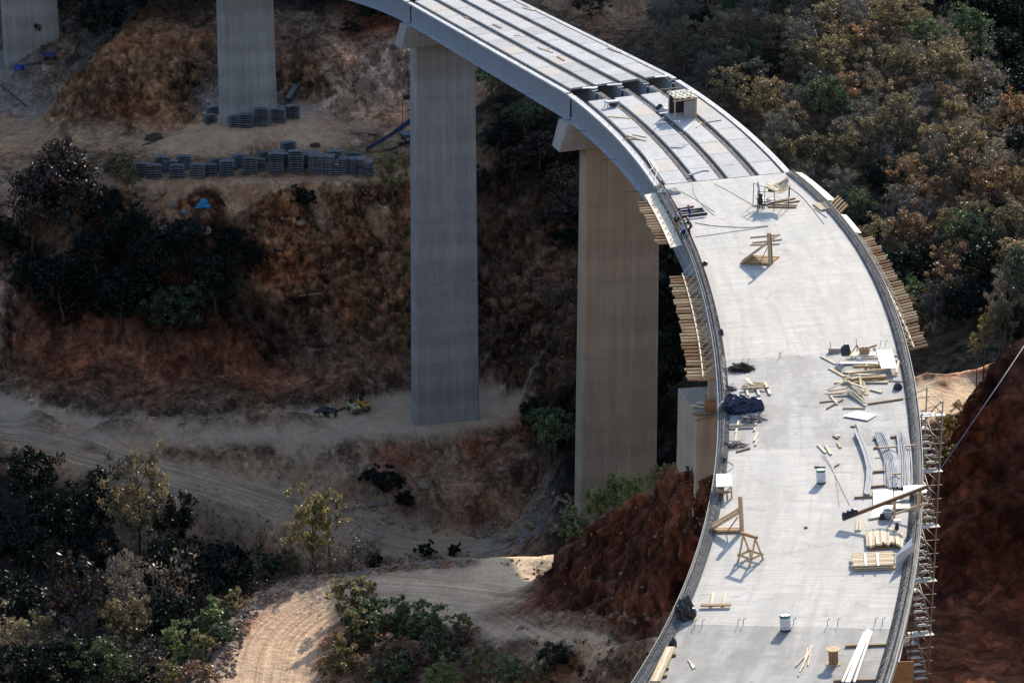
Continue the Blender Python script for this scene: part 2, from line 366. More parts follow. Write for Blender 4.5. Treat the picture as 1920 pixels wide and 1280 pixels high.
# --- bench beside the stair tower, red cut on the right
world([(15,201,-15,'B'),(17,186,-17,'B'),(24,205,-19,'L'),(30,190,-19.5,'L'),(22,170,-20,'Q'),(33,172,-20,'Q'),(40,160,-20,'Q'),(26,150,-19,'Q'),(36,140,-19,'Q'),(18,225,-19.5,'L'),(31,216,-19,'L'),(37,221,-18.9,'L')])
line([(1735,715,-19),(1790,712,-18.9),(1835,706,-18.9)], 'L', False)
line([(1660,712,-18.7),(1712,699,-18.2),(1770,695,-18.0),(1830,682,-17.4),(1880,660,-16.5)], 'Q')
line([(1650,722,-19),(1712,710,-18.9),(1770,706,-18.8),(1828,696,-18.5)], 'L', False); line([(1700,760,-19),(1740,790,-19.2),(1700,800,-19.3),(1770,770,-19)], 'L', False)
for a, b, z in [(1660,712,-18.7),(1712,697,-18.0),(1770,693,-17.8),(1830,680,-17.2)]:
    p = Gz(a, b, z); pt((p.x, p.y + 2.5, p.z - 1.2), 'B'); pt((p.x, p.y + 14, p.z - 13), 'V')
liney([(1742,1010,186),(1752,1070,184.5),(1790,1112,182),(1850,1126,180),(1920,1150,177),(2040,1170,175)], 'K')
liney([(1752,930,189.5),(1772,850,191.5),(1800,780,193),(1828,715,195),(1848,658,196),(1880,640,197),(1930,612,198),(2050,560,202)], 'K')
liney([(1850,900,187),(1930,880,187),(1880,760,191.5),(1820,960,186),(1900,1020,183)], 'K', False)
for a, b, y in [(1772,850,191.5),(1800,780,193),(1828,715,195),(1848,658,196)]:
    p = Gy(a, b, y); pt((p.x + .6, p.y + 5, max(-19, p.z - 6)), 'K'); 
world([(43,212,-18,'B'),(48,226,-19,'V'),(52,205,-9,'V'),(62,215,-14,'V'),(75,200,4,'V'),(60,185,2,'V'),(80,240,-26,'V'),(100,200,6,'V')])
# near ground and wide surroundings, unseen; near slopes made pale to bounce sunlight
world([(0,100,-9,'H'),(20,110,-15,'H'),(-20,110,-22,'H'),(40,110,-10,'V'),(0,60,14,'H'),(40,60,16,'H'),(-40,60,6,'H'),(0,25,40,'H'),(0,-10,54,'H'),(-60,0,50,'H'),(60,0,54,'H'),(-120,150,-20,'H'),(110,120,20,'H'),(-100,60,10,'H'),(110,40,40,'H')])
world([(-260,200,0,'V'),(-260,330,-20,'V'),(-240,450,0,'V'),(-200,300,-40,'V'),(-180,400,-20,'V'),(-160,430,-18,'V'),(220,200,30,'V'),(220,330,0,'V'),(220,450,10,'V'),(150,300,-30,'V'),(140,420,-30,'V'),(140,240,-20,'V'),
       (-600,-200,60,'H'),(600,-200,60,'H'),(-150,-60,70,'H'),(150,-60,75,'H'),(-60,120,-14,'H'),(-600,300,60,'V'),(600,300,60,'V'),(-600,900,90,'V'),(600,900,60,'V'),(0,900,50,'V'),(-300,700,40,'V'),(300,700,-10,'V'),(0,-250,50,'H'),(100,560,-60,'V'),(0,600,10,'V')])

res = geometry.delaunay_2d_cdt([Vector((p.x, p.y)) for p in CP_], CE, [], 0, 1e-4, True)
V2, _e, F2, ov, _, _ = res
P = np.zeros((len(V2), 3)); C = np.zeros((len(V2), 4))
for i, v in enumerate(V2):
    if ov[i]:
        j = ov[i][0]; P[i] = CP_[j]; C[i] = (*TYP[CT[j]][0], TYP[CT[j]][1])
    else:      # a crossing of two lines: take the nearest two control points
        d = sorted(range(len(CP_)), key=lambda k: (CP_[k].x - v.x) ** 2 + (CP_[k].y - v.y) ** 2)[:2]
        P[i] = (v.x, v.y, (CP_[d[0]].z + CP_[d[1]].z) / 2); C[i] = (*TYP[CT[d[0]]][0], TYP[CT[d[0]]][1])
F = np.array([f for f in F2 if len(f) == 3], int)

def subdivide(P, C, F, target):
    for it in range(14):
        E = np.sort(np.concatenate([F[:, [0, 1]], F[:, [1, 2]], F[:, [2, 0]]]), 1)
        key = E[:, 0] * (len(P) + 1) + E[:, 1]; uk, inv = np.unique(key, return_inverse=True)
        ue = np.stack([uk // (len(P) + 1), uk % (len(P) + 1)], 1)
        mid = (P[ue[:, 0]] + P[ue[:, 1]]) / 2; ln = np.linalg.norm(P[ue[:, 0]] - P[ue[:, 1]], axis=1)
        mk = ln > target(mid)
        if not mk.any(): break
        idx = np.full(len(ue), -1); idx[mk] = len(P) + np.arange(mk.sum())
        P = np.concatenate([P, mid[mk]]); C = np.concatenate([C, ((C[ue[:, 0]] + C[ue[:, 1]]) / 2)[mk]])
        n = len(F); M = np.stack([idx[inv[:n]], idx[inv[n:2 * n]], idx[inv[2 * n:]]], 1)
        cnt = (M >= 0).sum(1); outF = [F[cnt == 0]]
        for k in (1, 2, 3):
            Fk, Mk = F[cnt == k], M[cnt == k]
            if not len(Fk): continue
            if k == 1: rot = np.argmax(Mk >= 0, 1)
            elif k == 2: rot = (np.argmax(Mk < 0, 1) + 1) % 3
            else: rot = np.zeros(len(Fk), int)
            r_ = np.arange(len(Fk)); a, b, c = (Fk[r_, (rot + i) % 3] for i in range(3)); x, y, z = (Mk[r_, (rot + i) % 3] for i in range(3))
            if k == 1: outF += [np.stack([a, x, c], 1), np.stack([x, b, c], 1)]
            elif k == 2: outF += [np.stack([x, b, y], 1), np.stack([a, x, y], 1), np.stack([a, y, c], 1)]
            else: outF += [np.stack([a, x, z], 1), np.stack([x, b, y], 1), np.stack([z, y, c], 1), np.stack([x, y, z], 1)]
        F = np.concatenate(outF)
    return P, C, F
def inview(m, k=1.0): return (m[:, 1] > 140) & (m[:, 1] < 480) & (np.abs(m[:, 0]) < .215 * m[:, 1] + 8)
def smooth(P, F, n, lam=.5, cols=(0, 1, 2)):
    E = np.concatenate([F[:, [0, 1]], F[:, [1, 2]], F[:, [2, 0]]]); E = np.concatenate([E, E[:, ::-1]])
    deg = np.bincount(E[:, 0], minlength=len(P)); deg[deg == 0] = 1; P = P.copy()
    for _ in range(n):
        for c in cols: P[:, c] += lam * (np.bincount(E[:, 0], P[E[:, 1], c], minlength=len(P)) / deg - P[:, c])
    return P
P, C, F = subdivide(P, C, F, lambda m: np.where(inview(m), 2.6, 22.0))
P = smooth(P, F, 3); 
fine = lambda m: np.where(inview(m), np.where(m[:, 1] < 245, .5, np.where(m[:, 2] > 8, 2.5, np.where(m[:, 0] > 22 + (m[:, 1] - 300) * .02, 1.1, .66))), 18.0)
P, C, F = subdivide(P, C, F, fine); P = smooth(P, F, 2); C = smooth(C, F, 3, cols=(0, 1, 2, 3))
# vertex normals
fn = np.cross(P[F[:, 1]] - P[F[:, 0]], P[F[:, 2]] - P[F[:, 0]])
if np.mean(fn[:, 2]) < 0: F = F[:, ::-1]; fn = -fn
N = np.zeros_like(P)
for k in range(3): np.add.at(N, F[:, k], fn)
N /= np.linalg.norm(N, axis=1)[:, None] + 1e-9
iv = inview(P); disp = np.zeros(len(P)); var = np.ones(len(P))
for i in np.nonzero(iv)[0]:
    x, y, z = P[i]; a = C[i, 3]
    if a < .02: continue
    steep = 1 - N[i, 2]
    n1 = noise.fractal(Vector((x, y, z)) * .22, 1.0, 2.1, 5)
    n2 = 1 - 2 * abs(noise.noise(Vector((x * .55 + 3, y * .55, z * .10)))) + .5 * (1 - 2 * abs(noise.noise(Vector((x * 1.3, y * 1.3, z * .22 + 9)))))
    n3 = noise.noise(Vector((x, y, z)) * 1.3)
    st = min(1, steep * 2.4)
    if st > .25 and a > .58:
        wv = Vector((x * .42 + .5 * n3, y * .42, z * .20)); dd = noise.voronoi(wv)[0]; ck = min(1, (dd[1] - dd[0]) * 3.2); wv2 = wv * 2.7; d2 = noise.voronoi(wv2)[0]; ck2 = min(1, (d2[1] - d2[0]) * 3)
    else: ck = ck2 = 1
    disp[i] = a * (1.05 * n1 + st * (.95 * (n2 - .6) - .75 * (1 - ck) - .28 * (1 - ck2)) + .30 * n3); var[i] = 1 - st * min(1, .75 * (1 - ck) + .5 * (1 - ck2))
P = P + N * disp[:, None]
TP, TF = P, F
def polydist(P, line):
    """signed distance of every vertex to a plan polyline"""
    L = np.array([(p.x, p.y) for p in line]); best = np.full(len(P), 1e9); sg = np.zeros(len(P))
    for a, b in zip(L, L[1:]):
        d = b - a; t = np.clip(((P[:, :2] - a) @ d) / (d @ d), 0, 1); q = P[:, :2] - (a + t[:, None] * d)
        dd = np.hypot(q[:, 0], q[:, 1]); k = dd < best; best[k] = dd[k]; sg[k] = (d[0] * q[k, 1] - d[1] * q[k, 0]) / np.linalg.norm(d)
    return best, sg
c1 = [(Gz(*a) + Gz(*b)) / 2 for a, b in zip(LRi, LRo)]
CL = [Gz(*p) for p in [(1240,1179,-24.2),(1140,1178,-27.5),(1040,1170,-31),(940,1135,-34.2),(830,1118,-34.7),(720,1110,-35.3),(630,1124,-36),(560,1160,-36.4),(520,1200,-36.7),(505,1250,-37),(500,1300,-37),(500,1420,-37)]]
def densify(L, n=8):
    L = np.array(L); t = np.arange(len(L)); tt = np.linspace(0, len(L) - 1, n * len(L)); Q = np.stack([np.interp(tt, t, L[:, i]) for i in range(3)], 1)
    for _ in range(6): Q[1:-1] = (Q[:-2] + 2 * Q[1:-1] + Q[2:]) / 4
    return [Vector(q) for q in Q]
b1, s1 = polydist(P, densify(c1, 4)); b2, s2 = polydist(P, densify(CL, 5))
track = np.where(b2 < b1, s2, s1); near_road = np.clip(1 - (np.minimum(b1, b2) - 3.2) / 1.5, 0, 1)
me = bpy.data.meshes.new('ground'); me.vertices.add(len(P)); me.vertices.foreach_set('co', P.astype(np.float32).ravel())
me.loops.add(len(F) * 3); me.loops.foreach_set('vertex_index', F.astype(np.int32).ravel())
me.polygons.add(len(F)); me.polygons.foreach_set('loop_start', np.arange(0, len(F) * 3, 3, dtype=np.int32)); me.polygons.foreach_set('use_smooth', np.ones(len(F), bool))
me.update(calc_edges=True); me.validate()
at = me.attributes.new('soil', 'FLOAT_COLOR', 'POINT'); at.data.foreach_set('color', np.concatenate([C[:, :3], np.ones((len(P), 1))], 1).astype(np.float32).ravel())
at = me.attributes.new('road', 'FLOAT_VECTOR', 'POINT'); at.data.foreach_set('vector', np.stack([track, near_road, C[:, 3]], 1).astype(np.float32).ravel())
at = me.attributes.new('crack', 'FLOAT', 'POINT'); at.data.foreach_set('value', np.where(iv, var, 1).astype(np.float32))
ground = mesh_obj('ground', me); tag(ground, 'bare earth valley sides, benches and dirt roads under the bridge', 'ground', kind='structure')
print('TERRAIN', len(P), len(F))
BVH = BVHTree.FromPolygons([tuple(p) for p in P], [tuple(int(i) for i in f) for f in F])
def ground_z(x, y, top=200):
    h = BVH.ray_cast(Vector((x, y, top)), Vector((0, 0, -1))); return h[0].z if h[0] else -60.0
def ground_px(px, py):
    h = BVH.ray_cast(Vector((0, 0, CAMZ)), ray(px, py).normalized()); return h[0]

T = NT('earth'); pos = T.world(); soil = T.attr('soil'); rv = T.n('SeparateXYZ'); T.l(T.attr('road', 'Vector'), rv.inputs[0])
nA = T.noise(T.mapping(pos, (.35, .35, .16)), 1.0, 8, .68, .4); nB = T.noise(T.mapping(pos, (1.1, 1.1, .6)), 1.0, 6, .62, .3); nC = T.noise(pos, 3.5, 5, .7); nD = T.noise(pos, .09, 4, .6)
rough = T.ramp(rv.outputs[2], [(.06, .25), (.5, 1)])
vA = T.ramp(nA, [(.36, .62), (.48, .92), (.54, 1.08), (.66, 1.32)]); vB = T.ramp(nB, [(.36, .68), (.48, .94), (.54, 1.05), (.68, 1.25)])
c = T.mix(rough, soil, T.mix(1.0, soil, vA, 'MULTIPLY')); c = T.mix(rough, c, T.mix(1.0, c, vB, 'MULTIPLY'))
tint = T.ramp(nD, [(.35, (1.12, .92, .8)), (.5, (1, 1, 1)), (.65, (.9, 1.0, 1.06))]); c = T.mix(rough, c, T.mix(1.0, c, tint, 'MULTIPLY'))
# rust, ash-dark and pale mineral stains on the cut faces
st1 = T.ramp(T.noise(T.mapping(pos, (.5, .5, .12)), .55, 6, .7, .8), [(.54, 0), (.60, .8)]); c = T.mix(T.math('MULTIPLY', st1, rough), c, T.mix(1.0, c, (.36, .33, .36), 'MULTIPLY'))
st2 = T.ramp(T.noise(T.mapping(pos, (.45, .45, .1), (0, 0, 1)), .7, 5, .65, .5), [(.6, 0), (.72, .6)]); c = T.mix(T.math('MULTIPLY', st2, rough), c, T.mix(1.0, c, (1.45, 1.3, 1.2), 'MULTIPLY'))
big = T.noise(T.mapping(pos, (.11, .11, .075)), 1.0, 7, .62, .6); rgh2 = T.ramp(rv.outputs[2], [(.35, 0), (.75, 1)])
c = T.mix(T.math('MULTIPLY', T.ramp(big, [(.51, 0), (.56, .68)]), rgh2), c, T.mix(1.0, c, (.34, .31, .31), 'MULTIPLY'))
c = T.mix(T.math('MULTIPLY', T.ramp(big, [(.36, .6), (.44, 0)]), rgh2), c, T.mix(1.0, c, (1.5, 1.25, 1.05), 'MULTIPLY'))
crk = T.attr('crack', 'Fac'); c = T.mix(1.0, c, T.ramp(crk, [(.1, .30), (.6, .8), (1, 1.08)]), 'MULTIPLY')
# wheel tracks along the roads
comb = T.n('CombineXYZ'); T.l(rv.outputs[0], comb.inputs[0]); sp = T.n('SeparateXYZ'); T.l(pos, sp.inputs[0])
T.l(T.math('MULTIPLY', sp.outputs[0], .035), comb.inputs[1]); T.l(T.math('MULTIPLY', sp.outputs[1], .035), comb.inputs[2])
tr = T.noise(T.mapping(comb.outputs[0], (2.2, 1, 1)), 1.3, 6, .75); trv = T.ramp(tr, [(.36, .55), (.47, .92), (.53, 1.06), (.64, 1.3)])
c = T.mix(rv.outputs[1], c, T.mix(1.0, c, trv, 'MULTIPLY'))
c = T.mix(1.0, c, T.ramp(nC, [(.35, .82), (.5, 1), (.66, 1.14)]), 'MULTIPLY')
for scl, lo, hi in (((.55, .55, .30), .62, 1.35), ((1.7, 1.7, 1.1), .70, 1.28)):
    vo = T.n('TexVoronoi', feature='F1'); vo.inputs['Scale'].default_value = 1.0; wob = T.n('VectorMath', operation='ADD'); nv = T.n('TexNoise'); nv.inputs['Scale'].default_value = 1.4; nv.inputs['Detail'].default_value = 4; T.l(pos, nv.inputs['Vector']); T.l(T.mapping(pos, scl), wob.inputs[0]); T.l(nv.outputs[1], wob.inputs[1]); T.l(wob.outputs[0], vo.inputs['Vector'])
    sv = T.n('SeparateColor'); T.l(vo.outputs['Color'], sv.inputs[0]); cell = T.ramp(sv.outputs[0], [(0, lo), (1, hi)]); c = T.mix(T.ramp(rv.outputs[2], [(.22, 0), (.5, .85)]), c, T.mix(1.0, c, cell, 'MULTIPLY'))
    edge = T.ramp(vo.outputs['Distance'], [(.45, 1), (.85, .62)]); c = T.mix(T.ramp(rv.outputs[2], [(.22, 0), (.5, .8)]), c, T.mix(1.0, c, edge, 'MULTIPLY')); vlast = vo.outputs['Distance']
nC = T.math('SUBTRACT', nC, T.math('MULTIPLY', vlast, .5))
h = T.math('ADD', T.math('MULTIPLY', nC, .5), T.math('ADD', T.math('MULTIPLY', nB, 1.0), T.math('MULTIPLY', tr, .5)))
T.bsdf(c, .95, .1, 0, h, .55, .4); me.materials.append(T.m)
# ------------------------------------------------------------------ concrete / steel materials
def concrete(name, light, dark, streak=(3, 3, .25), lift=3.0):
    T = NT(name); p = T.coord(); a = T.noise(T.mapping(p, streak), 1.0, 7, .65); b = T.noise(p, .35, 5, .6); cc = T.noise(p, 9, 4, .6)
    f = T.ramp(T.mix(.45, a, b), [(.32, 0), (.68, 1)]); c = T.mix(f, dark, light)
    v1 = T.noise(T.mapping(p, (1.1, 1.1, .035)), 1.0, 4, .55); c = T.mix(T.ramp(v1, [(.50, 0), (.60, .28)]), c, tuple(x * 1.22 for x in light)); v2 = T.noise(T.mapping(p, (1.6, 1.6, .05), (0, 0, 1)), 1.0, 5, .6); c = T.mix(T.ramp(v2, [(.54, 0), (.68, .3)]), c, tuple(x * .8 for x in dark))
    z = T.n('SeparateXYZ'); T.l(p, z.inputs[0]); fr = T.math('FRACT', T.math('DIVIDE', z.outputs[2], lift))
    ln = T.ramp(fr, [(0, .70), (.014, .74), (.03, 1), (1, 1)]); c = T.mix(1.0, c, ln, 'MULTIPLY')
    band = T.noise(T.mapping(p, (0, 0, 1 / lift)), 1.0, 0, .5); c = T.mix(1.0, c, T.ramp(band, [(.3, .86), (.7, 1.1)]), 'MULTIPLY')
    T.bsdf(c, .85, .25, 0, cc, .12, .02); return T.m
M_PIER = concrete('pier_concrete', (.36, .335, .30), (.235, .21, .18))
M_PIER_BOUNCE = concrete('pier_concrete_bounce', (.42, .32, .215), (.29, .21, .135))  # warm copy of the pier concrete, bounced sunlight put into its colour
M_CAP = concrete('cap_concrete', (.38, .34, .29), (.24, .20, .16), (3, 3, .3), 20)
M_STEEL = simple('girder_paint', (.29, .31, .335), .45, .4, 0, .12, .8, (1, 1, .3), .05)
M_FLANGE = simple('flange_paint', (.36, .375, .39), .5, .4, 0, .15, 1.5)
M_DARKST = simple('dark_steel', (.05, .055, .06), .55, .5, .3, .4, 3)
M_REBAR = simple('rebar_steel', (.085, .08, .08), .6, .5, .3, .5, 2)
M_WOOD = simple('timber', (.56, .42, .25), .8, .2, 0, .35, 2.5, (1, 1, 6))
M_WOODD = simple('timber_brown', (.33, .20, .10), .8, .2, 0, .4, 2.5, (1, 1, 6))
M_WOODP = simple('timber_pale', (.68, .58, .42), .8, .2, 0, .2, 2.5)
M_PLY = simple('plywood', (.70, .60, .45), .7, .3, 0, .16, 1.2)
M_PLYW = simple('plywood_white', (.74, .72, .66), .6, .3, 0, .1, 1.2)
M_BLACK = simple('black_plastic', (.015, .015, .018), .45, .5, 0, .4, 3)
M_TREAD = simple('tread_board', (.72, .68, .58), .7, .3, 0, .2, 3)

def slab_mat(name, light, dark, warm, wet=0.0):
    """trowelled concrete: fine lines across the deck, blotches along it"""
    T = NT(name); so_ = T.attr('so', 'Vector')
    a = T.noise(T.mapping(so_, (3.4, .22, 1)), 1.0, 8, .78, .25); b = T.noise(T.mapping(so_, (.16, .45, 1)), 1.0, 6, .62, .3); d = T.noise(T.mapping(so_, (.9, .9, 1)), 1.0, 7, .7); e = T.noise(T.mapping(so_, (.09, 1.4, 1)), 1.0, 5, .6, .2)
    f = T.ramp(a, [(.38, 0), (.5, .55), (.62, 1)]); c = T.mix(f, dark, light)
    c = T.mix(T.ramp(b, [(.44, 0), (.60, .75)]), c, tuple(x * .70 for x in light)); c = T.mix(T.ramp(e, [(.48, 0), (.62, .7)]), c, tuple(x * .66 for x in light))
    c = T.mix(T.ramp(d, [(.54, 0), (.68, .55)]), c, warm)
    st3 = T.noise(T.mapping(so_, (.7, .55, 1), (0, 0, .4)), 1.0, 8, .75, .6); c = T.mix(T.ramp(st3, [(.56, 0), (.66, .6)]), c, tuple(x * .62 for x in dark)); sp2 = T.noise(T.mapping(so_, (3.2, 3.2, 1), (0, 0, .5)), 1.0, 3, .5); c = T.mix(T.ramp(sp2, [(.70, 0), (.74, .7)]), c, tuple(x * .5 for x in dark))
    if wet: c = T.mix(T.ramp(b, [(.45, 0), (.6, wet)]), c, tuple(x * .6 for x in dark))
    T.bsdf(c, .8, .3, 0, T.math('ADD', a, d), .35, .03); return T.m
M_SLABW = slab_mat('slab_white', (.51, .485, .435), (.335, .315, .285), (.54, .48, .39))
M_SLABC = slab_mat('slab_cream', (.51, .48, .425), (.35, .328, .29), (.54, .47, .36))
M_SLABG = slab_mat('slab_grey', (.44, .42, .385), (.285, .272, .25), (.47, .42, .35), .4)
M_SLABD = slab_mat('slab_dark', (.38, .365, .335), (.255, .245, .225), (.38, .35, .30), .5)
M_KERB = None
def kerb_mat():
    T = NT('kerb_rough'); so_ = T.attr('so', 'Vector'); a = T.noise(T.mapping(so_, (5, 5, 5)), 1.0, 6, .75); b = T.noise(T.mapping(so_, (.5, 3, 1)), 1.0, 5, .6)
    c = T.mix(T.ramp(T.mix(.5, a, b), [(.4, 0), (.62, 1)]), (.07, .07, .075), (.25, .245, .24)); T.bsdf(c, .9, .2, 0, a, .6, .06); return T.m
M_KERB = kerb_mat()

def sweep(name, s0, s1, prof, mat, parent=None, step=1.5, closed=True, wfun=None):
    """sweep a cross-section of (offset, height) points along the deck; offset may be a function of s"""
    mb = MB(); n = max(2, int((s1 - s0) / step) + 1); so_ = []; k = len(prof)
    for i in range(n):
        s = s0 + (s1 - s0) * i / (n - 1)
        for o, z in prof:
            oo = o(s) if callable(o) else o
            mb.v.append(tuple(DP(s, oo, z))); so_.append((s, oo, z))
    for i in range(n - 1):
        for j in range(k if closed else k - 1):
            a, b = i * k + j, i * k + (j + 1) % k; mb.f.append((a, b, b + k, a + k)); mb.sm.append(False)
    if closed: mb.f += [tuple(range(k - 1, -1, -1)), tuple((n - 1) * k + j for j in range(k))]; mb.sm += [False, False]
    o = mb.build(name, mat, parent, uv=so_)
    bm = bmesh.new(); bm.from_mesh(o.data); bmesh.ops.recalc_face_normals(bm, faces=bm.faces); bm.to_mesh(o.data); bm.free()
    return o

# ------------------------------------------------------------------ slab that has been poured
s_start = S[0] + .5
slab = empty('deck_slab', DP(S_J3, 6, -.3), 0, 'poured concrete deck slab curving from the cold joint by the canvas shelter down to the bottom edge', 'bridge deck')
slabM = slab.matrix_world.copy(); 
def part_of(o, root):
    """parent o to root keeping its place"""
    o.parent = root; o.matrix_parent_inverse = Matrix.Translation(-Vector(root.location)) if root.rotation_euler.z == 0 else (Matrix.Translation(root.location) @ Matrix.Rotation(root.rotation_euler.z, 4, 'Z')).inverted()
    return o
S_J35 = SO(1437, 843)[0]
KW = .72
for a, b, m, nm in ((s_start, S_J4, M_SLABD, 'pour_section'), (S_J4, S_J35, M_SLABW, 'pour_section'), (S_J35, S_J3, M_SLABG, 'pour_section'), (S_J3, SO(1400, 462)[0], M_SLABC, 'pour_section'), (SO(1400, 462)[0], S_J2, M_SLABW, 'pour_section')):
    part_of(sweep(nm, a, b - .02, [(0, 0), (lambda s: WID(s), 0), (lambda s: WID(s), -.25), (lambda s: WID(s) - 1.2, -.45), (1.2, -.45), (0, -.25)], m), slab)
for side in (0, 1):
    f = (lambda k: (lambda s: k)) if side == 0 else (lambda k: (lambda s: WID(s) - k))
    part_of(sweep('edge_kerb', s_start, S_J2 - .3, [(f(.12), .004), (f(.12), .16), (f(KW), .13), (f(KW + .06), .004)], M_KERB), slab)
    part_of(sweep('edge_form_board', s_start, S_J2 - .3, [(f(-.02), -.3), (f(-.01), .16), (f(.03), .16), (f(.05), -.2)], simple('form_board_grey', (.24, .26, .26), .6, .3, 0, .3, 1.5)), slab)
    mb = MB(); s = s_start + .3; rnd = random.Random(side)
    while s < S_J2 - .6:
        hgt = .48 + rnd.uniform(-.05, .06); 
        a0, a1 = f(.24)(s), f(.78)(s); sg = 1 if side == 0 else -1; j = rnd.uniform(-.04, .04)
        mb.tube([DP(s, a0, .12), DP(s + j, a0 + sg * .05, hgt), DP(s + j, a0 + sg * .22, hgt + .02), DP(s, a1, .1)], .016, 3, False, False)
        s += .24
    for q, z in ((.3, .42), (.46, .44), (.36, .26), (.6, .28)):
        n = 70; mb.tube([DP(s_start + (S_J2 - .8 - s_start) * i / n, f(q)(s_start + (S_J2 - .8 - s_start) * i / n), z) for i in range(n + 1)], .015, 3, False, False)
    part_of(tag(mb.build('rebar_stirrups', M_REBAR), kind='stuff'), slab)
# girders under the poured slab
gi = empty('girder_span', DP(100, 0, -1.5), 0, 'grey steel girders carrying the poured slab, nearest span', 'bridge girder', 'steel girder spans of the bridge')
def girders(root, a, b, w0, depth=2.9, top=-.28):
    n = 5; off = [.55 + (w0 - 1.1) * i / (n - 1) for i in range(n)]
    for i, o in enumerate(off):
        part_of(sweep('girder_web', a, b, [(o - .03, top - .06), (o + .03, top - .06), (o + .03, top - depth + .06), (o - .03, top - depth + .06)], M_STEEL), root)
        part_of(sweep('top_flange', a, b, [(o - .32, top), (o + .32, top), (o + .32, top - .058), (o - .32, top - .058)], M_FLANGE), root)
        part_of(sweep('bottom_flange', a, b, [(o - .4, top - depth), (o + .4, top - depth), (o + .4, top - depth + .058), (o - .4, top - depth + .058)], M_FLANGE), root)
    return off
girders(gi, s_start, S_J2 - .1, 12.6, 2.6, -.47)

# ------------------------------------------------------------------ girder spans still without a slab
def panel_mat():
    T = NT('precast_panel'); so_ = T.attr('so', 'Vector')
    a = T.noise(T.mapping(so_, (.5, 1.2, 1)), 1.0, 6, .65); f = T.ramp(a, [(.3, 0), (.7, 1)])
    c = T.mix(f, (.44, .425, .40), (.60, .59, .57)); br = T.n('ObjectInfo').outputs['Random']
    c = T.mix(T.ramp(br, [(.75, 0), (.95, .6)]), c, (.56, .46, .33)); c = T.mix(1.0, c, T.ramp(br, [(0, .82), (.6, 1.06)]), 'MULTIPLY')
    wv = T.n('TexWave', wave_type='BANDS', bands_direction='X'); wv.inputs['Scale'].default_value = 1.25; wv.inputs['Distortion'].default_value = .8; wv.inputs['Detail'].default_value = 2; T.l(so_, wv.inputs[0])
    w2 = T.n('TexWave', wave_type='BANDS', bands_direction='Y'); w2.inputs['Scale'].default_value = 1.25; w2.inputs['Distortion'].default_value = .6; T.l(so_, w2.inputs[0])
    g = T.math('MAXIMUM', T.ramp(wv.outputs[1], [(.8, 0), (.95, 1)]), T.ramp(w2.outputs[1], [(.8, 0), (.95, 1)]))
    c = T.mix(T.math('MULTIPLY', g, .75), c, (.17, .16, .15)); T.bsdf(c, .85, .2, 0, a, .2, .03); return T.m
M_PANEL = panel_mat()
M_GAP = simple('stud_strip', (.11, .105, .105), .85, .2, 0, .5, 3.0)  # darkened: shade of the grooves put into the strip colour
def bare_span(a, b, label, npan, rough=False):
    root = empty('girder_span', DP((a + b) / 2, 0, -1.5), 0, label, 'bridge girder', 'steel girder spans of the bridge')
    off = girders(root, a, b, W_G)
    rnd = random.Random(int(a))
    # fascia: web stiffeners on the outer girder
    L = (b - a) / npan
    for k in range(4):
        o0, o1 = off[k] + .52, off[k + 1] - .38
        for i in range(npan):
            s0, s1 = a + L * i + .05, a + L * (i + 1) - .05
            if rough and ((i == npan - 1)): continue
            if (not rough) and i == 0: s0 += 1.5
            h = rnd.uniform(-.01, .02)
            part_of(sweep('deck_panel', s0, s1, [(o0, .02 + h), (o1, .02 + h), (o1 + .02, -.2 + h), (o0 - .02, -.2 + h)], M_PANEL, step=3), root)
    for i, o in enumerate(off):
        part_of(sweep('stud_strip', a + .4, b - .4, [(o - .30, -.276), (o + .30, -.276), (o + .30, -.19), (o - .30, -.19)], M_GAP), root)
    mb = MB(); 
    for i, o in enumerate(off):
        s = a + .5
        while s < b - .5:
            for d in (-.2, .2):
                if rnd.random() < .8: mb.tube([DP(s, o + d, -.2), DP(s, o + d + rnd.uniform(-.06, .06), rnd.uniform(-.02, .14))], .022, 3, False, False)
            s += .55
    part_of(tag(mb.build('shear_studs', M_REBAR), kind='stuff'), root)
    # edge strip along both outer flanges: pale cover with stubs
    for o0, o1 in ((0.0, .55), (W_G - .55, W_G)):
        part_of(sweep('edge_strip', a, b, [(o0, -.05), (o1, -.05), (o1, -.275), (o0, -.275)], simple('edge_strip_concrete', (.60, .59, .57), .8, .2, 0, .25, 1.2)), root)
    for fr in (.2, .52, .84):
        s = a + (b - a) * fr; mb = MB(); mb.tube([DP(s, .3, -2.7), DP(s - .3, -1.4, -2.55)], .035, 4); part_of(mb.build('tie_rod', M_DARKST), root)
    return root
spA = bare_span(S_J2 + .1, S_J1 - .5, 'steel girder span with rebar covered panels between the poured slab and the first joint', 9, True)
spB = bare_span(S_J1 + .5, S_P2 - .5, 'long steel girder span of pale panels between the two tall front piers', 14)
S_P1 = float(np.interp(412, REF[:, 1], S)); S_P0 = float(np.interp(452, REF[:, 1], S))
spC = bare_span(S_P2 + .5, S[-1] - 1, 'steel girder span leaving the picture at the top left, beyond the middle pier', 14)

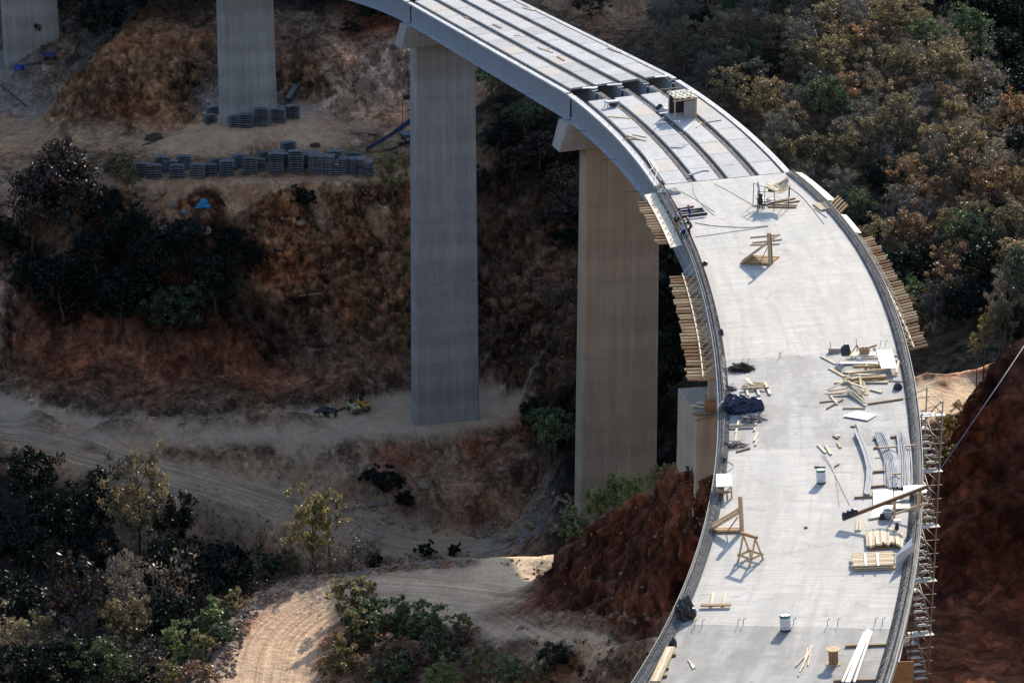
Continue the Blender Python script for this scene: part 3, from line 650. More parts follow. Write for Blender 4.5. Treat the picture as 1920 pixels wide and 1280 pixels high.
# ------------------------------------------------------------------ piers
def pier(label, px, py, z0, s_top, mat, wtop=8.7, wbot=9.6, d=2.9, cap=True, ztop=None, x=None, y=None, s_dir=None):
    g = Gz(px, py, z0) if x is None else Vector((x, y, z0))
    root = empty('bridge_pier', g, 0, label, 'bridge pier')
    rx, ry, tx, ty = ref(s_dir or s_top); nrm = Vector((ty, -tx, 0)); tan = Vector((tx, ty, 0))
    zt = (DP(s_top, 6.3).z - 3.3 - (3.2 if cap else 0)) if ztop is None else ztop
    mb = MB(); vs = []; n = 16; H = zt - z0 + 3; ch = .22
    for i in range(n + 1):
        f = i / n; wx = (wbot + (wtop - wbot) * f) / 2; dy = (d * 1.08 + (d - d * 1.08) * f) / 2; c = Vector((0, 0, -3 + H * f))
        for a, b in ((-1, -1), (1, -1), (1, 1), (-1, 1)):
            for e in ((1, 0), (0, 1)) if a * b > 0 else ((0, 1), (1, 0)):
                pass
        q = [(-wx + ch, -dy), (wx - ch, -dy), (wx, -dy + ch), (wx, dy - ch), (wx - ch, dy), (-wx + ch, dy), (-wx, dy - ch), (-wx, -dy + ch)]
        vs += [c + nrm * u + tan * v for u, v in q]
    fs = [(i * 8 + k, i * 8 + (k + 1) % 8, (i + 1) * 8 + (k + 1) % 8, (i + 1) * 8 + k) for i in range(n) for k in range(8)] + [tuple(n * 8 + k for k in range(8)), tuple(range(7, -1, -1))]
    mb.add(vs, fs); sh = mb.build('shaft', mat, root)
    if cap:
        dw, dd = 13.4, 3.5; c0 = DP(s_top, 6.3) - g; c0.z = 0
        mb = MB(); zb, zc = zt - z0, zt - z0 + 3.2
        def P_(u, v, z): return c0 + nrm * u + tan * v + Vector((0, 0, z))
        e = DECK_E
        A = [P_(-dw / 2 - .8, -dd / 2, zb + .15 - e * 6), P_(dw / 2 + .8, -dd / 2, zb + .15 + e * 6), P_(dw / 2 + .8, dd / 2, zb + .15 + e * 6), P_(-dw / 2 - .8, dd / 2, zb + .15 - e * 6),
             P_(-dw / 2, -dd / 2, zc - e * 6), P_(dw / 2, -dd / 2, zc + e * 6), P_(dw / 2, dd / 2, zc + e * 6), P_(-dw / 2, dd / 2, zc - e * 6)]
        mb.hexa(A); mb.build('pier_cap', M_CAP, root, bevel=.05)
    return root
p2 = pier('tall grey concrete pier standing on the dirt pad in the middle of the photo', 835, 785, -67.6, S_P2 + .5, M_PIER)
# pier under the first joint: its foot is hidden behind the red spur
c = DP(S_J1, 6.3); p3 = pier('tall concrete pier coloured brownish for bounced light, rising behind the red earth spur', 0, 0, ground_z(c.x, c.y) - 1, S_J1, M_PIER_BOUNCE, x=c.x, y=c.y)
p1 = pier('grey concrete pier on a mound with panel stacks round its foot', 466, 230, -34.9, S_P1, M_PIER, 8.6, 8.9, 2.9, ztop=-10, s_dir=S_P2 + 12)
p0 = pier('grey concrete pier in deep shade at the top left corner', 62, 128, -33.6, S_P0, M_PIER, 9.4, 9.7, 3.0, ztop=-10, s_dir=S_P2)
for p_, s_ in ((p1, S_P1), (p0, S_P0)): print('PIER', p_.location, DP(s_, 6.3))
# ------------------------------------------------------------------ foliage
def leaf_mat(name, col, trans=.45, var=.5, gloss=.045):
    T = NT(name); t = T.attr('tone', 'Fac'); oi = T.n('ObjectInfo').outputs['Random']
    c = T.ramp(t, [(0, tuple(x * (1 - var) for x in col[0])), (.6, col[0]), (1, col[1])])
    c = T.mix(1.0, c, T.ramp(oi, [(0, (.72, .78, .8)), (.5, (1, 1, 1)), (1, (1.25, 1.18, 1.05))]), 'MULTIPLY')
    d = T.n('BsdfDiffuse'); T.l(c, d.inputs[0]); tr = T.n('BsdfTranslucent'); T.l(c, tr.inputs[0])
    g = T.n('BsdfGlossy'); g.inputs['Roughness'].default_value = .42; g.inputs[0].default_value = (.9, .92, .95, 1)
    m1 = T.n('MixShader'); m1.inputs[0].default_value = trans; T.l(d.outputs[0], m1.inputs[1]); T.l(tr.outputs[0], m1.inputs[2])
    m2 = T.n('MixShader'); m2.inputs[0].default_value = gloss; T.l(m1.outputs[0], m2.inputs[1]); T.l(g.outputs[0], m2.inputs[2])
    T.l(m2.outputs[0], T.o.inputs[0]); return T.m
LM = dict(russet=leaf_mat('leaf_russet', ((.22, .125, .055), (.38, .23, .10)), .55), olive=leaf_mat('leaf_olive', ((.18, .14, .066), (.33, .26, .13)), .52),
          grey=leaf_mat('leaf_grey', ((.13, .11, .08), (.27, .24, .19))), dark=leaf_mat('leaf_dark', ((.008, .015, .008), (.022, .034, .016)), .25, .5, .02),  # dark: deep green, sunk further to put gully shade into the colour
          green=leaf_mat('leaf_green', ((.065, .10, .032), (.15, .19, .075))), yellow=leaf_mat('leaf_yellow', ((.20, .165, .055), (.36, .30, .13))),  # yellow: olive-yellow leaves that carry sunlight in their colour
          brown=leaf_mat('leaf_brown', ((.22, .125, .068), (.38, .24, .14))), bright=leaf_mat('leaf_green_sunlit', ((.14, .19, .055), (.29, .34, .13))),  # bright: the green leaf with sunlight put into its colour
          pine=leaf_mat('leaf_pine', ((.06, .085, .04), (.13, .15, .08))), umber=leaf_mat('leaf_umber', ((.032, .022, .014), (.13, .075, .035)), .4, .5, .04))
M_BARK = simple('bark', (.11, .085, .065), .9, .1, 0, .4, 3, (1, 1, .3), .4)
M_BARKP = simple('bark_pale', (.26, .23, .20), .9, .1, 0, .35, 3, (1, 1, .3), .4)

def leaf_cloud(name, centers, radii, per, size, mat, rng, flat=.8, up=.5):
    n = len(centers) * per; c = np.repeat(np.array(centers), per, 0); r = np.repeat(np.array(radii), per)[:, None]
    d = rng.normal(size=(n, 3)); d /= np.linalg.norm(d, axis=1)[:, None]; p = c + d * r * (rng.random((n, 1)) ** .45) * np.array([1, 1, flat])
    nr = rng.normal(size=(n, 3)) + np.array([0, 0, up]) + d * .5; nr /= np.linalg.norm(nr, axis=1)[:, None]
    a = np.cross(nr, rng.normal(size=(n, 3))); a /= np.linalg.norm(a, axis=1)[:, None]; b = np.cross(nr, a)
    s = size * (.55 + .9 * rng.random((n, 1))); a *= s; b *= s * .55
    V = np.stack([p - a, p + b, p + a, p - b], 1).reshape(-1, 3)
    me = bpy.data.meshes.new(name); me.vertices.add(4 * n); me.vertices.foreach_set('co', V.astype(np.float32).ravel())
    me.loops.add(4 * n); me.loops.foreach_set('vertex_index', np.arange(4 * n, dtype=np.int32)); me.polygons.add(n); me.polygons.foreach_set('loop_start', np.arange(0, 4 * n, 4, dtype=np.int32))
    me.update(calc_edges=True)
    tone = np.repeat(rng.random(len(centers)), per) * .6 + rng.random(n) * .4
    at = me.attributes.new('tone', 'FLOAT', 'FACE'); at.data.foreach_set('value', tone.astype(np.float32)); me.materials.append(mat); return me

def make_tree(kind, seed, H=8.0, Rc=3.2, trunk=.22, lobes=7, per=26, size=.26, bare=False, bark=None, low=.25, twig=1):
    """unit tree of height H with its base at the origin: returns (trunk mesh, crown mesh)"""
    rng = np.random.default_rng(seed); rnd = random.Random(seed); mb = MB(); tips = []
    lean = Vector((rnd.uniform(-.12, .12), rnd.uniform(-.12, .12), 1)); top = Vector((0, 0, 0))
    pts = [Vector((0, 0, -.6))]; nseg = 6
    for i in range(1, nseg + 1): pts.append(Vector((lean.x * H * i / nseg + rnd.uniform(-.15, .15), lean.y * H * i / nseg + rnd.uniform(-.15, .15), H * .82 * i / nseg)))
    mb.tube(pts, [trunk * (1 - .85 * i / nseg) for i in range(nseg + 1)], 6)
    cents = []; rads = []
    for k in range(lobes):
        f = low + (1 - low) * (k + rnd.random() * .6) / lobes; base = pts[0].lerp(pts[-1], min(.95, f * .8)); a = k * 2.4 + rnd.uniform(-.5, .5)
        spread = Rc * (.55 + .45 * math.sin(math.pi * min(1, .15 + f * .8))) * rnd.uniform(.6, 1.05)
        end = Vector((math.cos(a) * spread + lean.x * H * f, math.sin(a) * spread + lean.y * H * f, H * (low + (.94 - low) * f) + rnd.uniform(-.3, .6)))
        mid = base.lerp(end, .5) + Vector((0, 0, -.25 + rnd.uniform(-.2, .3))); r0 = trunk * .5 * (1 - .5 * f)
        mb.tube([base, mid, end], [r0, r0 * .6, r0 * .2], 5)
        sub = 5 if not bare else 9
        for j in range(sub):
            t = rnd.uniform(.35, 1.1); q = mid.lerp(end, t) + Vector((rnd.gauss(0, 1), rnd.gauss(0, 1), rnd.gauss(.25, .7))) * Rc * .30
            st = mid.lerp(end, min(1, max(0, t - .3))); mb.tube([st, st.lerp(q, .5) + Vector((0, 0, .1)), q], [r0 * .35, r0 * .22, .012], 3, False)
            cents.append(tuple(q)); rads.append(Rc * rnd.uniform(.16, .30))
            if bare or twig > 1:
                for _ in range(3 * twig):
                    e = q + Vector((rnd.gauss(0, 1), rnd.gauss(0, 1), rnd.gauss(.4, .6))) * Rc * .17; s2 = st.lerp(q, rnd.uniform(.4, 1)); mb.tube([s2, e], [.018, .008], 3, False)
    if not bare:
        for _ in range(lobes * 2):
            d = Vector((rnd.gauss(0, 1), rnd.gauss(0, 1), rnd.gauss(.2, .8))); d.normalize(); cents.append((d.x * Rc * .75 + lean.x * H * .6, d.y * Rc * .75 + lean.y * H * .6, H * (low + (1 - low) * .55) + d.z * H * (1 - low) * .42)); rads.append(Rc * rnd.uniform(.15, .26))
    tm = bpy.data.meshes.new('trunk'); tm.from_pydata(mb.v, [], mb.f); tm.polygons.foreach_set('use_smooth', [True] * len(mb.f)); tm.materials.append(bark or M_BARK); tm.update()
    n = max(4, int(per * (.25 if bare else 1)))
    cm = leaf_cloud('crown', cents, rads, n, size, LM[kind], rng); return tm, cm
PROTO = {}
def proto(key, kind, n=2, **kw): PROTO[key] = [make_tree(kind, hash_(key) + i * 17, **kw) for i in range(n)]
def hash_(s): return sum((i + 1) * ord(c) for i, c in enumerate(s)) % 9973
proto('russet_tree', 'russet', 3, H=8, Rc=3.0, lobes=9, per=48, twig=2, size=.15)
proto('olive_tree', 'olive', 4, H=8.5, Rc=3.1, lobes=10, per=52, size=.15, twig=2)
proto('grey_tree', 'grey', 3, H=8.5, Rc=3.0, lobes=9, per=38, bark=M_BARKP, twig=2, size=.14)
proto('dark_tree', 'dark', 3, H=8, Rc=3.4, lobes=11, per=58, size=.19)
proto('green_tree', 'green', 3, H=8, Rc=3.2, lobes=10, per=56, size=.17)
proto('bright_tree', 'bright', 2, H=8, Rc=3.3, lobes=9, per=34, size=.26)
proto('yellow_tree', 'yellow', 2, H=8, Rc=2.7, lobes=8, per=30, size=.22)
proto('umber_tree', 'umber', 2, H=12, Rc=4.2, lobes=12, per=34, size=.28)
proto('bare_tree', 'grey', 2, H=6, Rc=2.8, lobes=9, per=10, bare=True, size=.16)
proto('green_shrub', 'green', 2, H=2.6, Rc=1.5, trunk=.06, lobes=7, per=26, size=.17, low=.1)
proto('bright_shrub', 'bright', 2, H=2.6, Rc=1.5, trunk=.06, lobes=7, per=28, size=.17, low=.1)
proto('yellow_shrub', 'yellow', 2, H=2.6, Rc=1.4, trunk=.06, lobes=7, per=24, size=.16, low=.1)
proto('brown_shrub', 'brown', 2, H=2.2, Rc=1.4, trunk=.05, lobes=7, per=26, size=.13, low=.1)
proto('dark_shrub', 'dark', 2, H=2.6, Rc=1.6, trunk=.06, lobes=7, per=26, size=.2, low=.1)
proto('pine_tree', 'pine', 1, H=7, Rc=1.9, trunk=.14, lobes=14, per=34, size=.16, low=.15)
_used = {}
def plant(key, loc, s=1.0, label=None, group=None, sz=1.0):
    tm, cm = PROTO[key][random.randrange(len(PROTO[key]))]
    nm = 'shrub' if 'shrub' in key else key
    root = empty(nm if nm != 'shrub' else key, loc, random.uniform(0, 6.28), label, 'shrub' if 'shrub' in key else 'tree', group); root.scale = (s, s, s * sz)
    mesh_obj('trunk', tm, root); mesh_obj('crown', cm, root); return root
def at_px(key, px, py, s, label, group=None, sz=1.0):
    p = ground_px(px, py)
    if p is None: return
    return plant(key, (p.x, p.y, p.z - .1), s, label, group, sz)
PH = dict(russet_tree=8, olive_tree=8.5, grey_tree=8.5, dark_tree=8, green_tree=8, yellow_tree=8, bright_tree=8, umber_tree=12, bare_tree=6, pine_tree=7)
def crown_at(key, px, py, y, s, label, group=None):
    """tree whose crown is centred at the seen spot, y metres out, its foot on the ground below"""
    c = Gy(px, py, y); g = ground_z(c.x, c.y); H = PH.get(key, 2.5) * s; need = min(1.3, max(.6, (c.z + .32 * H - g) / H)); lift = c.z + .32 * H - H * need - g
    r = plant(key, (c.x, c.y, g - .1), s, label, group, need)
    if lift > .25:                       # a longer bare bole below the crown
        k = s * need
        for ch in r.children: ch.location.z = lift / k
        rt = .2 if PH.get(key) else .06; mb = MB(); mb.tube([(0, 0, -.8 / k), (rt * .4, 0, lift * .5 / k), (0, 0, (lift + .2) / k)], [rt * 1.5, rt * 1.2, rt], 7); mb.build('bole', M_BARK, r)
    return r
# wooded slope on the right: one tree at a time, thinned by distance on the ground
placed = []; rnd = random.Random(3)
kinds = ['olive_tree', 'grey_tree', 'russet_tree', 'green_tree', 'dark_tree']
def zone(px, py):
    v = 'at the top edge' if py < 90 else 'amid the wooded slope' if py < 330 else 'low on the wooded slope'
    h = 'next to the deck' if px < 1420 else 'near the right border' if px > 1760 else 'right of the deck'
    return v, h
KN = dict(olive_tree='olive brown leafy tree', grey_tree='thin grey half bare tree', russet_tree='rust coloured leafy tree', green_tree='green leafy tree', dark_tree='dark green dense tree')
cnt = 0
for i in range(14000):
    if cnt >= 285: break
    px, py = rnd.uniform(1210, 2010), rnd.uniform(-60, 650)
    if px < 1240 + (py > 90) * (py - 90) * .95 and py < 330: continue
    p = ground_px(px, py)
    if p is None or p.y < 262 or p.y > 505: continue
    dark = (px > 1700 and py < 260 and px - 1700 > py * .55 + 20)
    if px < 1290 and 20 < py < 75 and rnd.random() < .8: continue
    md = 3.6 if p.y < 350 else 4.1
    if any((p.x - q[0]) ** 2 + (p.y - q[1]) ** 2 < md * md for q in placed): continue
    f = (px - 1250) / 650; wts = [4, 3.5, .5 + 2.2 * max(0, f) * (py > 100), 1.6 * (1 - f) + .2, .7]
    if py > 430: wts = [2, 1.2, .5, 1.5, 4]
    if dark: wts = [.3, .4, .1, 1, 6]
    k = rnd.choices(kinds, [max(.05, x) for x in wts])[0]; v, h = zone(px, py)
    plant(k, (p.x, p.y, p.z - .2), rnd.uniform(.6, 1.05), f'{KN[k]} {v}, {h}', f'{KN[k]}s {v}, {h}'); placed.append((p.x, p.y)); cnt += 1
print('FOREST', cnt)
crown_at('green_tree', 1815, 45, 425, 1.0, 'pale green tree catching sun beside the dark ravine at the top right')
crown_at('green_tree', 1905, 205, 400, .9, 'sunlit green tree at the right border below the dark ravine')
at_px('bare_tree', 1840, 200, 1.2, 'bare grey tree standing before the dark ravine at the top right')
G_ = 'trees and bushes on the shaded cut slope at left'
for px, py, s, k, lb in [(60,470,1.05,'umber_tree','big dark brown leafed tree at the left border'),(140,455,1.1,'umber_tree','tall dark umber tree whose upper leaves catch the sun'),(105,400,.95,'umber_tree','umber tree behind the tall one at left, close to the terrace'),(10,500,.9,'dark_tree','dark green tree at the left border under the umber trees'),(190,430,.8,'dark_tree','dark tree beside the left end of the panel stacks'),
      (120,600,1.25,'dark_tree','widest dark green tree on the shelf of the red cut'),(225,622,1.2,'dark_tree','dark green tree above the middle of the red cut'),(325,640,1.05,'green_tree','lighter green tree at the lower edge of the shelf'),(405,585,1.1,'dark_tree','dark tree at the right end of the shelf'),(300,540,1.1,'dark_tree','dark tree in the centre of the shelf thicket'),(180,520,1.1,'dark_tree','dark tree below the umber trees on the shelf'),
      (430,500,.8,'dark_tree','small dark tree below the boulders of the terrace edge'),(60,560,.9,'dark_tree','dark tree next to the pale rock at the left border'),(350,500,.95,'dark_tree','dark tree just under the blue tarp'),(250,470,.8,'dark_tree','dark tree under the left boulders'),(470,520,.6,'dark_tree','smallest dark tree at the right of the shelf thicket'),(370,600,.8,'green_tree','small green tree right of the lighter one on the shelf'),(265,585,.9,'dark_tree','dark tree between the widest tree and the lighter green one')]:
    at_px(k, px, py, s, lb)
for px, py, s, k, lb in [(575,385,1.0,'dark_shrub','dark green shrub on the bank below the panel stacks'),(560,375,.8,'dark_shrub','smaller dark shrub left of its twin below the stacks'),(735,920,1.1,'dark_shrub','dark shrub clinging to the bank under the dirt pad'),(700,905,.8,'dark_shrub','small dark shrub left of the one under the dirt pad'),(760,950,.9,'dark_shrub','lowest dark shrub on the bank under the dirt pad'),
      (225,330,1.4,'yellow_shrub','thin yellowish bush at the left end of the panel stacks'),(245,345,1.0,'yellow_shrub','small sunlit bush before the leftmost stack'),
      (1080,1005,.8,'bright_shrub','small bright bush at the foot of the brownish pier'),(700,1062,.8,'dark_shrub','low dark shrub on the rubble berm, left one'),(800,1042,.7,'dark_shrub','low dark shrub on the rubble berm, middle one'),(850,1040,.6,'dark_shrub','low dark shrub on the rubble berm, right one')]:
    at_px(k, px, py, s, lb)
at_px('yellow_tree', 738, 392, .95, 'slender sapling with leaves coloured as if lit, left of the middle pier', sz=1.25).scale.x *= .5  # its lit leaves are painted by the yellow kind
for px, py, y, s, k, lb in [(80,15,452,1.0,'dark_tree','dark tree at the top left above the shaded pier'),(200,30,438,1.1,'dark_tree','dark tree on top of the ochre cliff, left one'),(270,15,440,1.1,'dark_tree','dark tree on top of the ochre cliff, middle one'),(335,40,438,.9,'umber_tree','umber tree on top of the ochre cliff'),(150,5,448,1.0,'umber_tree','umber tree at the top edge right of the shaded pier'),(380,5,446,.8,'dark_tree','dark tree close left of the pier on the mound'),
      (640,20,448,.8,'umber_tree','umber tree above the pale cliff, left one'),(690,45,441,.7,'dark_tree','dark tree above the pale cliff, middle one'),(730,40,440,.7,'umber_tree','umber tree above the pale cliff beside the pier cap'),(660,60,437,.5,'dark_tree','small dark tree on the lip of the pale cliff'),
      (945,175,405,1.1,'bright_tree','round green tree just right of the middle pier'),(920,140,412,.9,'green_tree','green tree touching the girder right of the middle pier'),(985,215,398,.9,'green_tree','green tree to the lower right of the round one'),(1010,280,393,.8,'umber_tree','umber tree under the long girder'),(930,260,396,.8,'dark_tree','dark tree below the round green one'),(960,300,392,.6,'umber_tree','small umber tree below the green group'),(1050,330,389,1.0,'bare_tree','bare tree left of the brownish pier, upper one'),(1060,400,383,.8,'umber_tree','umber tree left of the brownish pier'),(1065,470,380,.7,'dark_tree','dark tree against the brownish pier'),(1040,560,372,1.1,'bare_tree','bare tree left of the brownish pier, lower one'),(905,330,390,.5,'dark_tree','small dark tree against the middle pier'),
      (1030,795,346,.6,'bright_tree','bright green bushy tree right of the dirt pad'),(1030,790,351,.9,'green_tree','green tree beside the dirt pad edge'),(1000,765,356,.5,'dark_tree','dark tree at the back of the dirt pad'),(1065,820,345,.55,'green_tree','green tree low beside the brownish pier'),
      (1240,560,352,1.0,'dark_tree','dark tree in the gap right of the brownish pier, lower one'),(1250,470,362,1.0,'dark_tree','dark tree in the gap right of the brownish pier, upper one'),(1260,650,340,1.0,'dark_tree','dark tree behind the stub pier'),
      (1290,40,430,.9,'green_tree','green tree at the bend of the far path'),(1235,35,436,.8,'olive_tree','olive tree left of the far path bend'),(1110,10,445,.7,'umber_tree','umber tree at the top edge behind the deck')]:
    crown_at(k, px, py, y, s, lb)
for px, py, y, s, k, lb in [(255,890,300,1.15,'olive_tree','broad leaved tree with sunlit edges put into paler leaves below the lower road'),(170,930,305,1.0,'dark_tree','dark tree left of the broad leaved one below the lower road'),(320,960,300,.8,'dark_tree','dark tree hanging under the lower road'),(90,960,310,1.2,'dark_tree','dark tree in the gully at the left border'),(60,880,325,1.0,'dark_tree','dark tree in the gully just under the road at left'),(20,1010,290,1.2,'dark_tree','dark tree deep in the gully at the left border'),(180,1030,280,1.2,'dark_tree','dark tree deep in the gully, centre'),  # first tree stands in shade; lighter leaf colour replaces its lit tips
      (330,1050,250,1.0,'dark_tree','dark tree in the gully right of the bare crown'),(430,1060,262,.9,'dark_tree','dark tree beneath the road bank'),
      (290,1085,236,1.35,'bare_tree','large bare crown among the lower left trees'),(230,1075,234,.7,'grey_tree','pale grey tree left of the large bare crown'),(160,1100,232,.75,'umber_tree','umber tree left of the bare crown'),(240,1150,229,.8,'olive_tree','olive tree in the middle of the lower left trees'),(60,1190,227,.9,'olive_tree','olive tree near the left border, bottom'),(110,1240,222,.9,'dark_tree','dark tree at the bottom left with heavy boughs'),(190,1235,222,.75,'green_tree','green tree at the bottom, left of the small track'),(320,1160,231,.8,'dark_tree','dark tree behind the bright bush'),(10,1130,238,1.0,'dark_tree','dark tree at the left border, lower part'),(265,1225,224,.8,'bare_tree','reddish bare tree left of the bright bush'),(20,1260,220,.8,'dark_tree','dark tree in the bottom left corner'),(150,1180,228,.7,'grey_tree','grey tree between the olive ones at lower left')]:
    crown_at(k, px, py, y, s, lb)
crown_at('yellow_tree', 588, 965, 230, .78, 'sunlit yellowish tree on the outer rim of the loop road')
crown_at('yellow_tree', 615, 945, 231, .5, 'upper yellowish crown leaning over the rim tree')
crown_at('bare_tree', 655, 1030, 226, .75, 'dark bare bush right of the sunlit yellowish tree'); crown_at('bare_tree', 690, 1020, 227, .5, 'small bare bush on the berm right of the larger one'); crown_at('bare_tree', 620, 1045, 225.5, .55, 'bare bush under the sunlit yellowish tree')
for px, py, s, k, lb in [(510,1075,1.15,'green_shrub','green feathery shrub left of the rim tree'),(485,1085,.8,'brown_shrub','brown dry shrub left of the feathery one'),(465,1105,.9,'yellow_shrub','yellow green shrub on the loop berm, upper'),(445,1130,.9,'brown_shrub','dry brown shrub on the loop berm'),(430,1160,.9,'yellow_shrub','pale grassy shrub on the loop berm'),(400,1185,1.0,'bright_shrub','leafy shrub beside the loop berm'),(415,1205,.8,'green_shrub','green shrub at the left of the lit road'),(350,1245,1.25,'bright_shrub','brightest round green bush left of the lit road'),(385,1240,.9,'yellow_shrub','yellow shrub right of the brightest bush'),(370,1285,1.0,'brown_shrub','dry brown shrub at the bottom by the berm'),(325,1290,.9,'yellow_shrub','yellow bush at the bottom edge'),
      (545,1072,1.0,'yellow_shrub','olive shrub at the foot of the rim tree'),(660,1150,1.3,'yellow_shrub','tall thin pale shrub on the inner edge of the loop'),(705,1172,1.0,'green_shrub','green shrub on the loop mound, first from left'),(735,1180,.8,'brown_shrub','brown seed head shrub on the loop mound, upper'),(690,1205,1.0,'yellow_shrub','yellow shrub on the loop mound, left'),(770,1185,1.1,'bright_shrub','leafy pale green shrub on the loop mound'),(800,1205,1.1,'bright_shrub','leafy pale green shrub right of its twin on the mound'),(745,1235,1.0,'brown_shrub','wide brown shrub in the middle of the mound'),(790,1245,1.0,'brown_shrub','brown shrub right of the wide one'),(830,1232,1.0,'green_shrub','green shrub on the mound right of the brown ones'),(650,1225,.9,'brown_shrub','brown scrub on the left side of the mound'),(640,1265,1.0,'yellow_shrub','yellow scrub at the bottom of the mound'),(700,1270,1.0,'brown_shrub','brown scrub at the bottom of the mound'),(870,1205,.8,'brown_shrub','small brown shrub near the dark bank'),(865,1190,.7,'yellow_shrub','small yellow plant on the road edge'),(740,1290,1.1,'green_shrub','green shrub at the bottom edge below the mound'),
      (725,1205,1.0,'green_shrub','green shrub between the brown ones on the mound'),(670,1185,.9,'green_shrub','green shrub under the tall pale one')]:
    at_px(k, px, py, s, lb)
for px, py, y, s, k, lb in [(835,1262,198,.42,'bright_tree','green bushy tree at the bottom edge, left one'),(900,1235,199,.42,'yellow_tree','yellowish bushy tree at the bottom edge'),(960,1250,198,.46,'bright_tree','green bushy tree at the bottom edge, right one'),(1035,1235,197,.42,'dark_tree','dark bushy tree at the bottom edge'),(1000,1262,196,.4,'yellow_tree','yellowish bush between green and dark ones at the bottom edge'),
      (1150,908,216,.46,'bright_tree','broad green tree on the crest of the red spur'),(1120,930,217,.38,'bright_tree','green tree on the lower crest of the red spur'),(1190,905,213,.3,'bright_tree','green tree on the crest, next to the yellowish one'),(1228,888,207,.33,'yellow_tree','yellowish tree on the crest beside the stub pier'),(1255,880,204,.22,'yellow_tree','small yellowish bush touching the stub pier'),
      (1905,490,203,.62,'pine_tree','pale pine at the right border above the red cut'),(1880,575,199,.35,'olive_tree','olive bush on top of the red cut'),(1850,600,198,.28,'yellow_tree','sunlit pale bush hanging over the red cut'),(1910,590,200,.4,'dark_tree','dark bush at the right border above the red cut'),(1835,635,197.5,.22,'yellow_tree','small pale bush at the tip of the red cut'),(1890,530,203,.4,'grey_tree','pale leafy tree under the pine')]:
    crown_at(k, px, py, y, s, lb)
for px, py, s, k, lb in [(1778,815,.7,'yellow_shrub','pale scrub at the foot of the red cut, upper'),(1765,845,.6,'brown_shrub','brown scrub at the foot of the red cut'),(1770,870,.6,'yellow_shrub','pale scrub at the foot of the red cut, lower'),(1800,775,.5,'brown_shrub','small brown scrub on the corner of the red cut')]:
    at_px(k, px, py, s, lb)
# loose rock and rubble, nobody could count it
def rocks(name, label, spots, mat, seed):
    rnd = random.Random(seed); V = []; Fc = []
    base = [(1,0,0),(-1,0,0),(0,1,0),(0,-1,0),(0,0,1),(0,0,-1),(.65,.65,.5),(-.65,.6,.45),(.6,-.65,.5),(-.6,-.6,.5)]
    import itertools
    bm = bmesh.new(); [bm.verts.new(b) for b in base]; bmesh.ops.convex_hull(bm, input=bm.verts); bm.verts.index_update(); hv = [v.co.copy() for v in bm.verts]; hf = [tuple(v.index for v in f.verts) for f in bm.faces]; bm.free()
    for p, s in spots:
        M = Matrix.Rotation(rnd.uniform(0, 6), 3, Vector((rnd.gauss(0, 1), rnd.gauss(0, 1), rnd.gauss(0, 1))).normalized()); sc = Vector((rnd.uniform(.7, 1.3), rnd.uniform(.6, 1.1), rnd.uniform(.45, .8))) * s; b = len(V)
        for v in hv: V.append(tuple(p + M @ Vector((v.x * sc.x, v.y * sc.y, v.z * sc.z)) * rnd.uniform(.85, 1.1)))
        Fc += [tuple(b + i for i in f) for f in hf]
    me = bpy.data.meshes.new(name); me.from_pydata(V, [], Fc); me.materials.append(mat); me.update(); o = mesh_obj(name, me); return tag(o, label, 'rubble', kind='stuff')
def rock_mat():
    T = NT('rubble_rock'); n = T.noise(T.world(), .6, 5, .6); m = T.noise(T.world(), 5, 4, .6); c = T.ramp(n, [(.35, (.23, .13, .07)), (.5, (.27, .185, .12)), (.65, (.20, .165, .14))]); c = T.mix(1.0, c, T.ramp(m, [(.3, .7), (.7, 1.25)]), 'MULTIPLY'); T.bsdf(c, .9, .15, 0, m, .4, .05); return T.m
M_ROCK = rock_mat(); sp_ = []; rnd = random.Random(11)
def scatter(poly, n, s0, s1):
    xs = [p[0] for p in poly]; ys = [p[1] for p in poly]; k = 0; t = 0
    while k < n and t < n * 20:
        t += 1; px, py = rnd.uniform(min(xs), max(xs)), rnd.uniform(min(ys), max(ys)); ins = False
        for (x1, y1), (x2, y2) in zip(poly, poly[1:] + poly[:1]):
            if (y1 > py) != (y2 > py) and px < (x2 - x1) * (py - y1) / (y2 - y1) + x1: ins = not ins
        if not ins: continue
        p = ground_px(px, py)
        if p is None: continue
        sp_.append((p, s0 + (s1 - s0) * rnd.random() ** 3)); k += 1
scatter([(420,1190),(380,1270),(440,1270),(455,1200),(500,1130),(640,1085),(740,1072),(880,1062),(880,1036),(740,1048),(640,1062),(520,1084),(465,1130)], 1300, .06, .32)
scatter([(860,1000),(960,1025),(1060,990),(1075,930),(1000,900),(960,960)], 420, .12, .6)
scatter([(640,990),(860,1008),(900,940),(840,860),(640,880)], 420, .06, .5)
scatter([(900,1030),(1010,1110),(1035,1012),(1000,1030)], 60, .05, .3)
scatter([(250,345),(310,400),(420,440),(300,440),(250,400)], 160, .15, .75)
scatter([(400,345),(700,340),(700,480),(450,470)], 120, .08, .4)
scatter([(0,130),(125,130),(125,205),(0,190)], 700, .1, .3)
scatter([(640,1140),(600,1200),(590,1280),(680,1280),(900,1230),(840,1176)], 420, .05, .25)
scatter([(960,1190),(1240,1195),(1230,1280),(900,1280)], 250, .05, .22)
scatter([(1270,900),(1335,880),(1320,990),(1265,1010)], 120, .05, .16)
scatter([(960,1180),(1240,1165),(1240,1150),(1040,1145)], 200, .05, .3)
scatter([(340,890),(640,985),(640,1000),(340,915)], 160, .06, .22)
scatter([(1010,1140),(1080,1000),(1250,920),(1240,1150)], 90, .04, .2)
